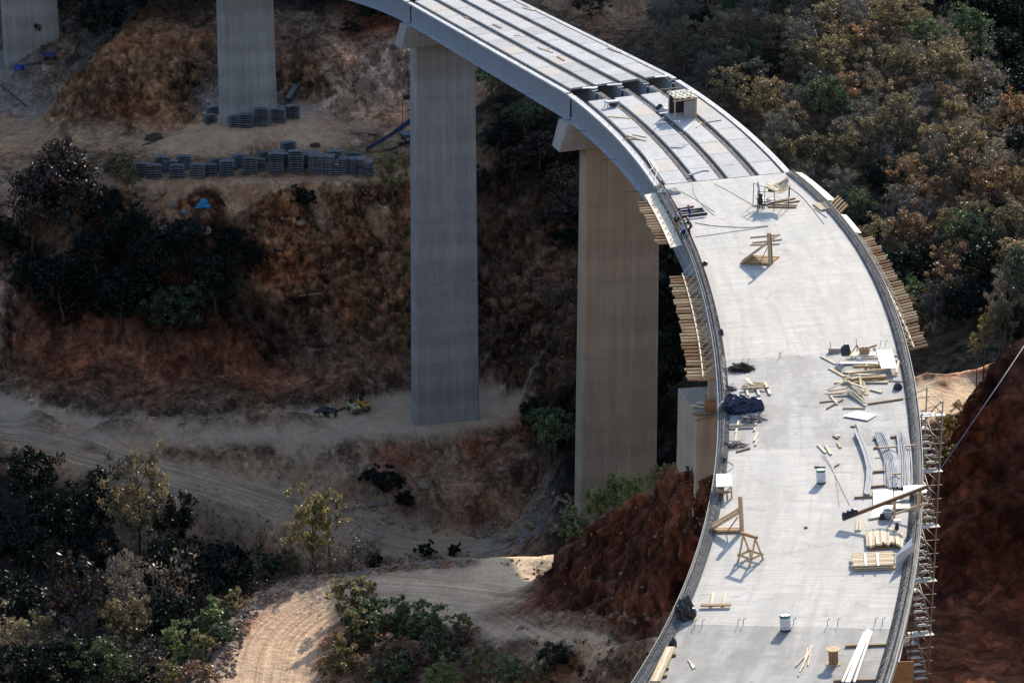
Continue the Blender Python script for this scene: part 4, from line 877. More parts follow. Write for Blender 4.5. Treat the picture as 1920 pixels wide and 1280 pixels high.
for poly, n in (([(0,600),(480,690),(700,560),(760,740),(480,780),(200,780),(0,740)],700),([(400,345),(760,340),(760,560),(520,540)],500),([(150,120),(400,80),(400,250),(170,250)],260),([(600,200),(770,90),(770,240),(640,235)],260),([(900,500),(1075,480),(1075,700),(900,720)],260),([(420,840),(960,800),(980,980),(860,1000),(600,940)],1100),([(250,290),(760,260),(760,330),(250,335)],350),([(340,920),(520,970),(500,1060),(340,1020)],200)): scatter(poly, n, .05, .26)
rocks('rubble', 'loose broken rock strewn over berms and banks', sp_, M_ROCK, 5)

# dry tufts and low scrub on the bare slopes
sp_ = []
for poly, n in (([(0,600),(480,690),(700,560),(760,740),(480,770),(200,770),(0,740)],60),([(400,350),(760,345),(760,560),(520,540)],50),([(150,80),(400,60),(400,230),(170,230)],35),([(540,20),(770,40),(770,90),(600,180)],120),([(900,250),(1075,250),(1075,700),(900,700)],240),([(420,840),(960,820),(960,960),(600,940)],30),([(1000,10),(1240,20),(1250,110),(1120,90)],130),([(380,1260),(480,1090),(640,1050),(880,1030),(880,1045),(640,1070),(500,1110)],120),([(600,1200),(680,1150),(900,1190),(1000,1280),(600,1280)],260),([(1000,1200),(1230,1200),(1220,1280),(1000,1280)],90),([(0,1050),(350,1000),(420,1150),(350,1280),(0,1280)],420),([(340,930),(520,980),(520,1080),(360,1060)],90)): scatter(poly, n, .25, .75)
rg = np.random.default_rng(5); k = len(sp_); half = [q for i, q in enumerate(sp_) if i % 2]; oth = [q for i, q in enumerate(sp_) if not i % 2]
for nm, lot, kd, lb in (('dry_scrub', half, 'brown', 'dry brown tufts and scrub growing on the bare slopes'), ('low_scrub', oth, 'umber', 'low dark scrub growing on the bare slopes')):
    m_ = leaf_cloud(nm, [(q[0].x, q[0].y, q[0].z + q[1] * .3) for q in lot], [q[1] for q in lot], 16, .10, LM[kd], rg, .7, .2); tag(mesh_obj(nm, m_), lb, 'scrub', kind='stuff')
# ------------------------------------------------------------------ formwork under both deck edges
def run_form(label, side, segs, ext, zt, seed):
    root = empty('edge_formwork', D(1335, 600) if side == 0 else D(1690, 600), 0, label, 'formwork'); rnd = random.Random(seed)
    f = (lambda s, k: -k) if side == 0 else (lambda s, k: WID(s) + k)
    for s0, s1, st in segs:
        s = s0; i = 0
        while s < s1:
            e = ext + rnd.uniform(-.12, .15); mb = MB(); dz = rnd.uniform(-.03, .03); sk = rnd.uniform(-.06, .06)
            mb.bar(DP(s, f(s, -.5), zt - .12), DP(s + sk, f(s, e), zt + dz + (.25 if side else 0)), .11, .17)
            part_of(mb.build('joist', M_WOODD if rnd.random() < .35 else M_WOOD), root)
            if i % 2 == 0:
                mb = MB(); mb.bar(DP(s + .1, f(s, ext * .45), zt + .17), DP(s + .75, f(s, .08), .05), .05, .05); part_of(mb.build('strut', M_WOODP), root)
            s += st; i += 1
        mb = MB(); k = 24
        for j in range(k): mb.bar(DP(s0 + (s1 - s0) * j / k, f(s0, ext * .42), zt + .18), DP(s0 + (s1 - s0) * (j + 1) / k, f(s0, ext * .42), zt + .18), .1, .06)
        part_of(mb.build('runner', M_WOODP), root)
    return root
sL = lambda py: SO(np.interp(py, [345, 400, 440, 479, 511, 560, 618, 661, 700], [1219, 1247, 1266, 1294, 1310, 1322, 1332, 1341, 1346]), py)[0]
sR = lambda py: SO(np.interp(py, [315, 377, 423, 484, 544, 610, 657], [1493, 1553, 1593, 1633, 1663, 1687, 1703]), py)[0]
fwl = run_form('timber joists jutting out under the left deck edge between the workers and the stub pier', 0, [(sL(690), sL(497), .92), (sL(438), sL(362), 1.05)], 2.1, -.85, 1)
fwr = run_form('fan of slanting timber joists jutting out from the outer right edge of the deck', 1, [(sR(643), sR(440), .80)], 1.5, -.62, 2)
def strip(s0, s1, o0, o1, z0, z1, n=8):
    mb = MB()
    for i in range(n + 1):
        s = s0 + (s1 - s0) * i / n
        for o, z in ((o0, z0), (o1, z1)): 
            oo = o(s) if callable(o) else o; mb.v.append(tuple(DP(s, oo, z))); mb.v.append(tuple(DP(s, oo, z - .03)))
    for i in range(n):
        a = 4 * i; mb.f += [(a, a + 2, a + 6, a + 4), (a + 1, a + 5, a + 7, a + 3), (a, a + 4, a + 5, a + 1), (a + 2, a + 3, a + 7, a + 6)]; mb.sm += [False] * 4
    return mb
part_of(strip(sL(450), sL(352), -1.1, -.06, -.62, -.5).build('form_sheet', M_PLY), fwl)
rw = lambda k: (lambda s: WID(s) + k)
part_of(strip(sR(372), sR(318), rw(.06), rw(1.15), -.1, -.35).build('form_sheet', M_PLY), fwr)
part_of(strip(sR(432), sR(398), rw(.06), rw(.8), -.15, -.3).build('form_sheet', M_PLY), fwr)
for py in (380, 384, 388, 393, 397):
    s = sR(py); mb = MB(); mb.bar(DP(s, WID(s) + .0, -.5), DP(s + 2.0, WID(s) + 1.3, -.1), .16, .2); part_of(mb.build('joist', M_WOODD), fwr)

# ------------------------------------------------------------------ helpers for things lying on the deck
def upn(s): 
    a, b, c = DP(s, 2), DP(s + 1, 2), DP(s, 3); return ((b - a).cross(c - a) * -1).normalized()
def frame_at(p):
    s, o = locate(p.x, p.y); x, y, tx, ty = ref(s); return s, Vector((tx, ty, DECK_G * ty)), upn(s)
def plank(a, b, wd, h, mat, label, name='timber_plank', la=0.0, lb=None, group=None, cat='plank', parent=None):
    """one board from pixel a to pixel b, its underside la / lb metres above the deck"""
    A = D(*a) if len(a) == 2 else Vector(a); B = D(*b) if len(b) == 2 else Vector(b)
    lb = la if lb is None else lb; c = (A + B) / 2; s, t, n = frame_at(c); mb = MB()
    mb.bar(A + n * (la + .006) - c, B + n * (lb + .006) - c, wd, h, n); o = mb.build(name, mat, bevel=.006); o.location = c
    tag(o, label, cat, group); return o
def sheet(q, th, mat, label, name='plywood_sheet', lift=(0, 0, 0, 0), cat='sheet', group=None):
    P = [D(*p) for p in q]; c = sum(P, Vector()) / 4; s, t, n = frame_at(c); mb = MB()
    lo = [p + n * (l + .008) - c for p, l in zip(P, lift)]
    if (lo[1] - lo[0]).cross(lo[2] - lo[0]).z < 0: lo = lo[::-1]
    mb.hexa(lo + [p + n * th for p in lo]); o = mb.build(name, mat); o.location = c; return tag(o, label, cat, group)
def Z5(x, y): return (1520 + x / 8, 630 + y / 8)

# fanned pile of boards near the right edge
G1 = 'boards of the fanned pile'
for i, (a, b, l0, l1) in enumerate([((240,845),(512,792),.15,.5),((270,852),(560,850),.1,.3),((275,885),(545,882),.05,.18),((512,785),(835,905),.55,.55),((562,800),(852,965),.6,.35),((545,822),(822,1035),.4,.12),((620,775),(762,742),.62,.62),((742,742),(765,872),.68,.5),((800,800),(852,962),.5,.3),((560,872),(832,1060),.2,.05),((600,802),(802,935),.5,.45),((560,890),(790,1010),.1,.1),((300,905),(560,900),.0,.06),((650,800),(800,790),.5,.5),((580,830),(760,950),.35,.3),((700,820),(820,960),.4,.3)]):
    plank(Z5(*a), Z5(*b), .16, .07, M_WOOD if i % 3 else M_WOODP, 'board in the fanned pile of timber near the right deck edge', la=l0, lb=l1, group=G1)
for a, b, w_, m, lb in [((140,998),(370,972),.13,M_WOOD,'short board pointing left out of the fanned timber pile'),((300,908),(402,1032),.12,M_WOODP,'pale board crossing another left of the fanned pile'),((240,1097),(482,962),.11,M_WOODD,'dark board slanting in front of the fanned pile'),((865,1025),(1380,950),.2,M_WOODD,'long brown board lying alone right of the fanned pile'),((900,812),(1066,855),.2,M_WOODP,'short loose board between the fanned pile and the right kerb'),((480,1092),(822,1092),.07,M_WOOD,'thin batten in front of the fanned timber pile')]:
    plank(Z5(*a), Z5(*b), w_, .1, m, lb)
# wide stack of boards and panels behind the fanned pile
G2 = 'boards of the wide stack'
for a, b, w_, h, m, l in [((510,365),(985,352),1.0,.05,M_WOODP,.42),((560,318),(1050,303),.14,.1,M_WOOD,.2),((445,488),(1015,485),.42,.07,M_PLYW,.38),((640,535),(1110,530),.3,.16,M_WOODD,.3),((880,515),(1145,535),.14,.1,M_WOOD,.42),((520,600),(1050,580),.3,.07,M_WOODP,.25),((580,660),(1130,598),.14,.14,M_WOOD,.42),((500,700),(1140,660),.34,.2,M_WOODD,.12),((360,708),(1165,705),.3,.1,M_WOOD,.02),((570,625),(1120,640),.2,.08,M_WOODP,.22),((830,400),(850,520),.12,.1,M_PLYW,.1),((905,400),(925,520),.12,.1,M_PLYW,.1),((500,420),(990,418),.5,.05,M_BLACK,.05),((480,560),(700,556),.3,.05,M_BLACK,.05),((1165,605),(1300,600),.1,.1,M_WOOD,.02)]:
    plank(Z5(*a), Z5(*b), w_, h, m, 'board or panel in the wide stack beside the right kerb, behind the fanned pile', la=l, group=G2)
sheet([Z5(985,312), Z5(1222,305), Z5(1300,585), Z5(1065,592)], .03, M_PLYW, 'large white panel on top of the wide board stack', lift=(.5, .5, .5, .5))
for a, b, w_, m, lb in [((160,312),(375,425),.2,M_WOODP,'loose board left of the wide stack, nearest the deck middle'),((282,490),(520,620),.24,M_WOOD,'board slanting under the left end of the wide stack'),((400,470),(485,562),.12,M_WOOD,'short batten at the left end of the wide stack'),((1350,390),(1410,560),.2,M_PLYW,'white board leaning on the right kerb'),((1322,375),(1285,560),.14,M_WOODP,'pale batten beside the large white panel'),((1225,310),(1345,302),.08,M_WOOD,'thin batten touching the right kerb behind the white panel'),((1250,382),(1330,378),.1,M_WOOD,'short batten between white panel and kerb'),((1140,680),(1390,690),.05,M_REBAR,'thin dark rod on the deck right of the wide stack')]:
    plank(Z5(*a), Z5(*b), w_, .07, m, lb, la=.01)
def box_part(root, name, c, d, mat, rz=0, bevel=.01):
    mb = MB(); mb.box(c, d, Matrix.Rotation(rz, 3, 'Z') if rz else None); return mb.build(name, mat, root, bevel=bevel)
# hollow block on the stack
p = D(*Z5(803, 352)); r = empty('hollow_block', p + Vector((0, 0, .48)), .15, 'tan hollow block sitting on the wide board stack', 'block')
mb = MB(); mb.box((0, -.2, .2), (.62, .06, .4)); mb.box((0, .2, .2), (.62, .06, .4)); [mb.box((x, 0, .2), (.06, .34, .4)) for x in (-.28, 0, .28)]; mb.build('shell', simple('block_clay', (.46, .29, .16), .9, .1, 0, .2, 4), r)
mb = MB(); mb.box((0, 0, .03), (.5, .34, .05)); mb.build('base', simple('block_clay', (.46, .29, .16)), r)
def lump(name, px, py, sx, sy, sz, mat, label, cat, seed, lift=0, rot=0.0, wrink=.22, n=3, group=None):
    """crumpled sheet or bag: a subdivided ball pushed in and out by noise, flat underneath"""
    bm = bmesh.new(); bmesh.ops.create_icosphere(bm, subdivisions=n, radius=1)
    for v in bm.verts:
        q = v.co * 1.6 + Vector((seed * 3.1, seed, 0)); k = 1 + wrink * (noise.noise(q) + .8 * (abs(noise.noise(q * 2.7)) - .25)); v.co *= k
        if v.co.z < -.12: v.co.z = -.12
        v.co = Vector((v.co.x * sx, v.co.y * sy, (v.co.z + .12) * sz))
    me = bpy.data.meshes.new(name); bm.to_mesh(me); bm.free(); me.materials.append(mat); o = mesh_obj(name, me); o.location = D(px, py) + Vector((0, 0, lift)); o.rotation_euler = (0, 0, rot); return tag(o, label, cat, group)
M_TARPD = simple('tarp_navy', (.012, .018, .05), .35, .5, 0, .4, 2); M_TARPK = simple('tarp_black', (.012, .012, .014), .3, .5, 0, .4, 2); M_TARPT = simple('canvas_tan', (.50, .40, .24), .8, .2, 0, .2, 2); M_TARPG = simple('tarp_grey', (.42, .43, .46), .4, .5, 0, .4, 2)
lump('rubbish_bag', *Z5(520, 365), .38, .35, .75, M_TARPK, 'black bag on the left end of the wide stack', 'bag', 1, .4)
lump('cement_bag', *Z5(730, 428), .35, .3, .3, M_TARPG, 'grey bag lying in the gap of the wide stack', 'bag', 2, .1)
lump('tarpaulin_heap', 1389, 771, 1.35, .75, 1.0, M_TARPD, 'crumpled navy tarpaulin heap beside the left kerb', 'tarpaulin', 3, 0, .1, .4, 4)
lump('tarpaulin_heap', 1368, 767, .65, .6, .62, M_TARPG, 'crumpled pale grey tarpaulin against the left kerb next to the navy one', 'tarpaulin', 6, 0, 0, .4, 4)
lump('tarpaulin_heap', 1284, 1157, .62, .6, .95, M_TARPK, 'black tarpaulin heap on the left kerb near the bottom of the photo', 'tarpaulin', 5, 0, 0, .4, 4)
lump('rubbish_bag', 1262, 1211, .22, .2, .4, M_TARPK, 'small black bag by the left kerb near the bottom edge', 'bag', 8)
lump('rubbish_bag', 1683, 729, .32, .3, .42, M_TARPK, 'black tub shaped bag beside the right kerb', 'bag', 9)
lump('rubbish_bag', 1322, 496, .25, .3, .3, M_TARPK, 'small black bag by the left kerb before the workers', 'bag', 10)
lump('rubbish_bag', 1352, 628, .2, .2, .45, M_TARPK, 'small black sack leaning on the left kerb', 'bag', 12)
def tangle(name, px, py, rx, ry, h, n, r, mat, label, seed):
    rnd = random.Random(seed); mb = MB()
    for _ in range(n):
        a = rnd.uniform(0, 6.28); k = rnd.random() ** .7; c = Vector((math.cos(a) * rx * k, math.sin(a) * ry * k, h * (1 - k) * rnd.random() + .03)); L = rnd.uniform(.2, .6); b = rnd.uniform(0, 6.28); v = Vector((math.cos(b), math.sin(b), rnd.uniform(-.3, .3))) * L
        mb.tube([c - v, c + Vector((rnd.gauss(0, .1), rnd.gauss(0, .1), .05)), c + v], r, 3, False, False)
    o = mb.build(name, mat); o.location = D(px, py); return tag(o, label, 'scrap heap')
tangle('wire_heap', 1391, 693, .85, .7, .5, 260, .018, simple('rusty_wire', (.045, .03, .025), .8, .2, 0, .4, 4), 'dark heap of tangled rusty wire by the left kerb', 1)
tangle('wire_heap', 1412, 787, .75, .8, .35, 170, .016, simple('dull_wire', (.20, .19, .20), .6, .4, .3, .4, 4), 'loose grey heap of wire offcuts below the navy tarpaulin', 2)
tangle('wire_heap', 1380, 836, .7, .5, .25, 80, .016, M_REBAR, 'small wire heap beside the short brown board', 3); tangle('wire_heap', 1367, 731, .4, .4, .25, 60, .014, M_REBAR, 'small wire scraps against the left kerb above the tarpaulin', 4)
# pallet like stack of sticks on three bearers
for i, (a, b) in enumerate([((1397,722),(1403,744)),((1418,726),(1424,743)),((1434,719),(1444,741))]): plank(a, b, .16, .14, M_WOODP, f'{["left", "middle", "right"][i]} bearer under the small stick stack by the left kerb', 'timber_bearer', cat='bearer')
for a, b, l, m in [((1389,733),(1442,731),.15,M_WOODD),((1396,726),(1430,724),.15,M_WOOD),((1392,730),(1436,729),.25,M_WOOD),((1402,717),(1408,729),.3,M_WOODP),((1398,720),(1412,730),.32,M_WOODP),((1410,725),(1432,727),.3,M_WOOD)]: plank(a, b, .16, .08, m, 'stick in the small stack on three bearers by the left kerb', la=l, group='sticks of the small stack')
for a, b, lb in [((1385,790),(1380,812),'pale bearer below the grey wire heap, left one'),((1418,795),(1414,809),'pale bearer below the grey wire heap, right one'),((1381,813),(1378,829),'short pale stick beside the left kerb'),((1421,812),(1414,828),'pale stick right of the short one beside the left kerb'),((1421,826),(1416,836),'stub of pale timber below the right stick')]: plank(a, b, .13, .1, M_WOODP, lb)
for i in range(5): plank((1360 + i, 801 + i * .9), (1420 - i, 799 + i * .8), .04, .04, M_REBAR, 'steel bar lying across the pale bearers by the left kerb', 'steel_bar', la=.11, group='bars across the pale bearers', cat='steel bar')
plank((1381,848),(1406,841), .16, .1, M_WOODD, 'short brown board alone near the left kerb'); plank((1356,672),(1358,694), .16, .2, M_PLYW, 'white board along the left kerb, upper one', 'kerb_board', cat='board'); plank((1357,703),(1360,736), .16, .2, M_PLYW, 'white board along the left kerb, lower one', 'kerb_board', cat='board')
# items near the cold joint
p = D(1565, 660); r = empty('steel_trough', p, .05, 'grey trough with an upright handle on the cold joint', 'trough'); box_part(r, 'tray', (0, 0, .16), (.88, .35, .32), simple('trough_grey', (.33, .31, .28), .7, .3)); mb = MB(); mb.tube([(-.28, .1, .3), (-.33, .2, .75)], .03, 5); mb.build('handle', M_WOOD, r)
p = D(1606, 664); r = empty('signal_tripod', p, 0, 'small timber tripod with a tall pole at the cold joint', 'tripod'); 
for a in (.6, 2.6, 4.7):
    mb = MB(); mb.bar(Vector((.42 * math.cos(a), .42 * math.sin(a), 0)), Vector((0, 0, .72)), .07, .07, (0, 0, 1), False); mb.build('leg', M_WOOD, r)
mb = MB(); mb.bar((-.05, 0, .55), (-.1, 0, 1.2), .05, .05); mb.build('pole', M_WOOD, r); mb = MB(); mb.bar((-.5, -.1, .02), (.5, .05, .02), .1, .1); mb.build('base_board', M_WOODD, r)
p = D(1632, 662); r = empty('broken_trestle', p, .2, 'broken low trestle lying at the cold joint beside the right kerb', 'trestle'); mb = MB(); mb.bar((-.5, 0, .28), (.5, .1, .5), .12, .1); mb.build('beam', M_WOODD, r)
for x, y in ((-.45, -.2), (.3, -.35), (.5, .2)): 
    mb = MB(); mb.bar((x, y, 0), (x * .6, 0, .38), .08, .08, (0, 1, 0), False); mb.build('leg', M_WOODP, r)
sheet([(1580,782),(1607,771),(1644,779),(1627,790)], .04, M_PLYW, 'white plywood sheet lying alone on the middle of the deck', lift=(.06, .02, .02, .06))
for a, b, w_, m, lb in [((1562,818),(1576,818),.3,M_WOODP,'bundle of pale blocks left of the curved metal strip'),((1595,800),(1604,801),.1,M_WOODD,'stub of dark wood touching the pale blocks'),((1534,835),(1548,850),.16,M_WOODP,'slanting board on the deck, left of a pair'),((1548,836),(1558,853),.16,M_WOODP,'slanting board on the deck, right of a pair'),((1563,817),(1571,823),.16,M_WOODD,'small dark wood block above the slanting pair'),((1571,831),(1576,840),.16,M_WOOD,'small upright block near the slanting pair'),((1565,876),(1573,871),.08,M_WOODD,'dark stick right of the upper drum'),((1527,876),(1548,877),.06,M_REBAR,'dark rod behind the upper drum'),((1508,989),(1514,990),.06,M_REBAR,'scrap of dark rod in the middle of the deck')]: plank(a, b, w_, .09, m, lb)

# ------------------------------------------------------------------ drums and cable reel
def drum_parts():
    a = bpy.data.objects
    mb = MB(); r0 = .29
    prof = [(r0, 0), (r0, .03)]
    prof = [(r0 - .01, 0), (r0, .02), (r0, .28), (r0 + .014, .30), (r0, .32), (r0, .56), (r0 + .014, .58), (r0, .60), (r0, .76)]; mb.lathe(prof, 28); return mb
def drum(px, py, label, rot):
    r = empty('steel_drum', D(px, py), rot, label, 'drum', 'drums standing on the deck'); s_, t_, n_ = frame_at(D(px, py)); r.rotation_euler = n_.to_track_quat('Z', 'Y').to_euler()
    drum_parts().build('shell', simple('drum_white', (.62, .63, .66), .45, .4, 0, .12, 3), r)
    g = simple('drum_green', (.02, .20, .13), .45, .4, 0, .2, 3); mb = MB(); mb.lathe([(.291, .76), (.292, .88), (.297, .885), (.297, .90), (.28, .90)], 28); mb.build('rim_band', g, r)
    mb = MB(); mb.disc((0, 0, .885), .285, 28); mb.lathe([(.045, .886), (.045, .91), (0, .91)], 10, Matrix.Translation((.15, .08, 0))); mb.build('lid', simple('drum_lid', (.60, .66, .58), .5, .4, 0, .15, 4), r)
    mb = MB(); mb.lathe([(.293, .0), (.294, .10), (.292, .11)], 28); mb.build('base_band', simple('drum_dark_green', (.012, .06, .045), .5, .4, 0, .3, 4), r); return r
drum(1540, 905, 'white drum with green rim in the middle of the deck', .3); drum(1473, 1181, 'white drum standing on the lowest pour joint near the bottom of the photo', 1.2)
p = D(1563, 1244); r = empty('cable_reel', p, .4, 'empty wooden cable reel standing upright near the bottom edge', 'cable reel'); r.rotation_euler = frame_at(p)[2].to_track_quat('Z', 'Y').to_euler()
WR = simple('reel_wood', (.50, .36, .20), .8, .2, 0, .25, 4)
for z, nm in ((0, 'lower_flange'), (.80, 'upper_flange')):
    mb = MB(); mb.lathe([(0, z), (.39, z), (.39, z + .045), (.04, z + .045), (.035, z + .02), (0, z + .02)], 28, None, False); mb.build(nm, WR, r)
mb = MB()
for k in range(12):
    a = k * math.pi / 6; mb.bar(Vector((.215 * math.cos(a), .215 * math.sin(a), .045)), Vector((.215 * math.cos(a), .215 * math.sin(a), .80)), .108, .03, (math.cos(a), math.sin(a), 0))
mb.build('core', simple('reel_core', (.36, .23, .11), .8, .2, 0, .25, 4), r)

# ------------------------------------------------------------------ timber brackets, trestle, tables
def bracket(label, A, B, depth, nb, hup, hbr):
    """triangular shuttering bracket: base boards A to B, upright at B, brace boards"""
    s, t, n = frame_at((A + B) / 2); u = (B - A).normalized(); back = n.cross(u).normalized(); 
    if back.y < 0: back = -back
    r = empty('shutter_bracket', B, 0, label, 'timber bracket'); L = (B - A).length
    for i in range(nb):
        k = back * (depth * i / max(1, nb - 1)); mb = MB(); mb.bar(-u * L + k, k, .16, .14, n); mb.build('base_board', M_WOOD if i else M_WOODD, r)
        mb = MB(); mb.bar(-u * (L - .25) + k + n * .15, k + n * hbr, max(.16, depth / nb * .8), .2, n); mb.build('brace', M_WOODD if i % 2 else M_WOOD, r)
    for i in range(min(nb, 3)):
        mb = MB(); k = back * (.16 * i); mb.bar(k, k + n * (hup - .12 * i), .24, .22, -u, False); mb.build('upright', M_WOODD if i else M_WOOD, r)
    mb = MB(); mb.bar(-u * .9 - back * .1 + n * .0, -u * .15 + n * hbr * .8 - back * .02, .08, .06, n); mb.build('prop', M_WOODD, r); return r
bracket('large triangular timber bracket on the cream pour, upper one', D(1388, 495), D(1444, 497), 2.3, 6, 2.75, 1.85)
bracket('triangular timber bracket at the left kerb above the open trestle', D(1326, 999), D(1391, 998), .55, 3, 2.3, 1.25)
for a, b, lb in [((1407,446),(1463,441),'upper loose board behind the large bracket'),((1411,456),(1466,450),'middle loose board behind the large bracket'),((1407,460),(1462,458),'lower loose board behind the large bracket')]: plank(a, b, .16, .1, M_WOOD, lb)
FL, FR, BR, BL = D(1384, 1052), D(1406, 1059), D(1431, 1048), D(1408, 1041); nn = frame_at(FL)[2]; r = empty('timber_trestle', (FL + BR) / 2, 0, 'open timber trestle casting a ladder like shadow left of centre on the deck', 'trestle'); o_ = Vector(r.location)
TL, TR = (FL + BL) / 2 + nn * 1.45, (FR + BR) / 2 + nn * 1.45
for a, b, nm in ((FL, TL, 'leg'), (BL, TL, 'leg'), (FR, TR, 'leg'), (BR, TR, 'leg')): mb = MB(); mb.bar(a - o_, b - o_, .13, .11, (1, 0, 0), False); mb.build(nm, M_WOODD if nm == 'x' else M_WOOD, r)
ov_ = (TR - TL).normalized() * .15; mb = MB(); mb.bar(TL - ov_ - o_, TR + ov_ - o_, .16, .16); mb.build('top_beam', M_WOODD, r)
for a, b, c, d in ((FL, TL, FR, TR), (FR, TR, BR, TR), (BL, TL, BR, TR), (FL, TL, BL, TL)): mb = MB(); e = (c.lerp(d, .2) - a.lerp(b, .2)).normalized() * .12; mb.bar(a.lerp(b, .2) - e - o_, c.lerp(d, .2) + e - o_, .07, .13); mb.build('rail', M_WOOD, r)
def table(label, q, h, mat):
    P = [D(*p) for p in q]; c = sum(P, Vector()) / 4; n = frame_at(c)[2]; r = empty('work_table', c, 0, label, 'table')
    mb = MB(); lo = [p - c + n * h for p in P]
    if (lo[1] - lo[0]).cross(lo[2] - lo[0]).z < 0: lo = lo[::-1]
    mb.hexa(lo + [p + n * .05 for p in lo]); mb.build('top', mat, r)
    for p in P: q_ = (p - c) * .88; mb = MB(); mb.bar(q_, q_ + n * h, .1, .1, (1, 0, 0), False); mb.build('leg', M_WOOD, r)
    for i, j in ((0, 1), (1, 2), (2, 3), (3, 0)): mb = MB(); mb.bar((P[i] - c) * .88 + n * h * .45, (P[j] - c) * .88 + n * h * .45, .05, .12); mb.build('rail', M_WOODD, r)
    return r
table('rough work table with white top beside the left kerb', [(1344,912),(1372,911),(1374,935),(1344,936)], .8, M_PLYW)
p = D(1357, 868); r = empty('site_lantern', p, 0, 'small dark lantern with a ring handle by the left kerb', 'lantern'); mb = MB(); mb.lathe([(0, 0), (.16, 0), (.16, .3), (.2, .32), (0, .45)], 10); mb.build('body', M_BLACK, r); mb = MB(); mb.tube([(-.2, 0, .3), (-.1, 0, .62), (.1, 0, .62), (.2, 0, .3)], .02, 4); mb.build('handle', M_DARKST, r)
r = empty('low_bench', D(1343, 1140), 0, 'low bench of one dark board with two pale bearers, left lower deck', 'bench'); o_ = Vector(r.location); n = frame_at(r.location)[2]
mb = MB(); mb.bar(D(1314, 1139) - o_ + n * .12, D(1371, 1138) - o_ + n * .12, .3, .07, n); mb.build('board', M_WOODD, r)
for a, b in (((1333,1142),(1338,1113)), ((1355,1142),(1361,1113))): mb = MB(); mb.bar(D(*a) - o_, D(*b) - o_, .14, .11, n); mb.build('bearer', M_WOODP, r)
# boards along the left kerb at the bottom edge
for k in range(3): plank((1222 + k * 6.0, 1284), (1253 + k * 5.0, 1219), .2, .12, M_WOOD if k != 1 else M_WOODP, f'{["outer", "middle", "inner"][k]} long plank along the left kerb at the bottom edge', 'long_plank', la=.12)
for a, b, lb in [((1250,1229),(1268,1229),'upper bearer under the long planks by the left kerb'),((1230,1269),(1251,1268),'lower bearer under the long planks by the left kerb'),((1240,1255),(1254,1254),'thin middle bearer under the long planks by the left kerb')]: plank(a, b, .14, .12, M_WOODD, lb, 'timber_bearer', cat='bearer')
for a, b, lb in [((1291,1238),(1303,1252),'upper small stick at lower left of the deck'),((1293,1240),(1300,1254),'lower small stick at lower left of the deck')]: plank(a, b, .09, .06, M_WOODP, lb)
for i, (a, b) in enumerate([((1515,1248),(1522,1214)),((1497,1268),(1517,1222)),((1492,1250),(1520,1220)),((1506,1252),(1515,1216)),((1500,1262),(1524,1212))]): plank(a, b, .07, .05, M_WOODP, 'thin batten in the loose bunch left of the cable reel', 'batten', la=.02 * i, group='battens left of the reel', cat='batten')
for i, (x0, x1) in enumerate([(1587,1627),(1592,1631),(1602,1635),(1580,1622)]): plank((x0, 1284), (x1, 1184 + i * 2), .13, .06, M_PLYW if i < 2 else M_TREAD, 'long pale lath in the bunch running to the bottom edge', 'lath', la=.12 + .01 * i, group='laths at the bottom edge', cat='lath')
plank((1585,1213),(1666,1210), .14, .12, M_WOODD, 'dark bearer crossing under the long pale laths, upper', 'timber_bearer', cat='bearer'); plank((1563,1278),(1650,1276), .14, .12, M_WOODD, 'dark bearer crossing under the long pale laths, at the bottom edge', 'timber_bearer', cat='bearer')
# bearers and steel bundles on the right
for a, b, lb in [((1637,825),(1680,820),'first bearer from the top under the steel bundles'),((1638,841),(1678,839),'second bearer from the top under the steel bundles'),((1637,886),(1664,884),'third bearer from the top under the steel bundles'),((1632,914),(1666,911),'lowest bearer under the steel bundles'),((1602,934),(1637,932),'bearer under the lower tip of the curved strip')]: plank(a, b, .15, .12, M_WOODD, lb, 'timber_bearer', cat='bearer')
for a, b, lb in [((1647,851),(1684,848),'batten laid across the left steel bundle'),((1698,848),(1718,845),'batten laid across the right steel bundle by the kerb'),((1672,900),(1690,899),'short batten lower on the left steel bundle')]: plank(a, b, .12, .09, M_WOOD, lb, 'batten', la=.36, cat='batten')
M_BAR = simple('bright_steel_bar', (.27, .285, .31), .7, .25, 0, .45, 2.5)
def bundle(label, pa, pb, wa, wb, n, seed, bend=0):
    rnd = random.Random(seed); A, B = D(*pa), D(*pb); c = (A + B) / 2; s, t, nn = frame_at(c); u = (B - A).normalized(); v = nn.cross(u); mb = MB()
    for i in range(n):
        a0, b0 = rnd.uniform(-1, 1), rnd.uniform(-1, 1); ka = rnd.uniform(-.5, .5); h = .16 + .18 * (1 - abs(a0)) * rnd.random()
        p0 = A - c + v * wa * a0 + u * ka + nn * h; p1 = B - c + v * wb * (a0 * .8 + b0 * .2) + nn * h + u * rnd.uniform(-.3, .3)
        mb.tube([p0, p0.lerp(p1, .5) + v * (bend + rnd.uniform(-.05, .05)), p1], .022, 4, False, False)
    o = mb.build('steel_bundle', M_BAR); o.location = c; return tag(o, label, 'steel bundle', 'steel bar bundles by the right kerb')
bundle('left grey bundle of long steel bars by the right kerb', (1652,818), (1678,918), .45, .55, 90, 1, .25); bundle('middle grey bundle of long steel bars by the right kerb', (1692,815), (1698,918), .4, .5, 80, 2, .1); bundle('right thin grey bundle of steel bars touching the right kerb', (1705,850), (1710,918), .18, .2, 24, 3)
pts = [D(x, y) for x, y in ((1607,816),(1616,836),(1625,862),(1630,884),(1629,905),(1625,932))]; mb = MB(); c = pts[2].copy()
for i in range(3): 
    for a, b in zip(pts, pts[1:]): mb.bar(a - c + Vector((i * .12 - .12, 0, .05 + .03 * i)), b - c + Vector((i * .12 - .12, 0, .05 + .03 * i)), .13, .22 if i == 0 else .12)
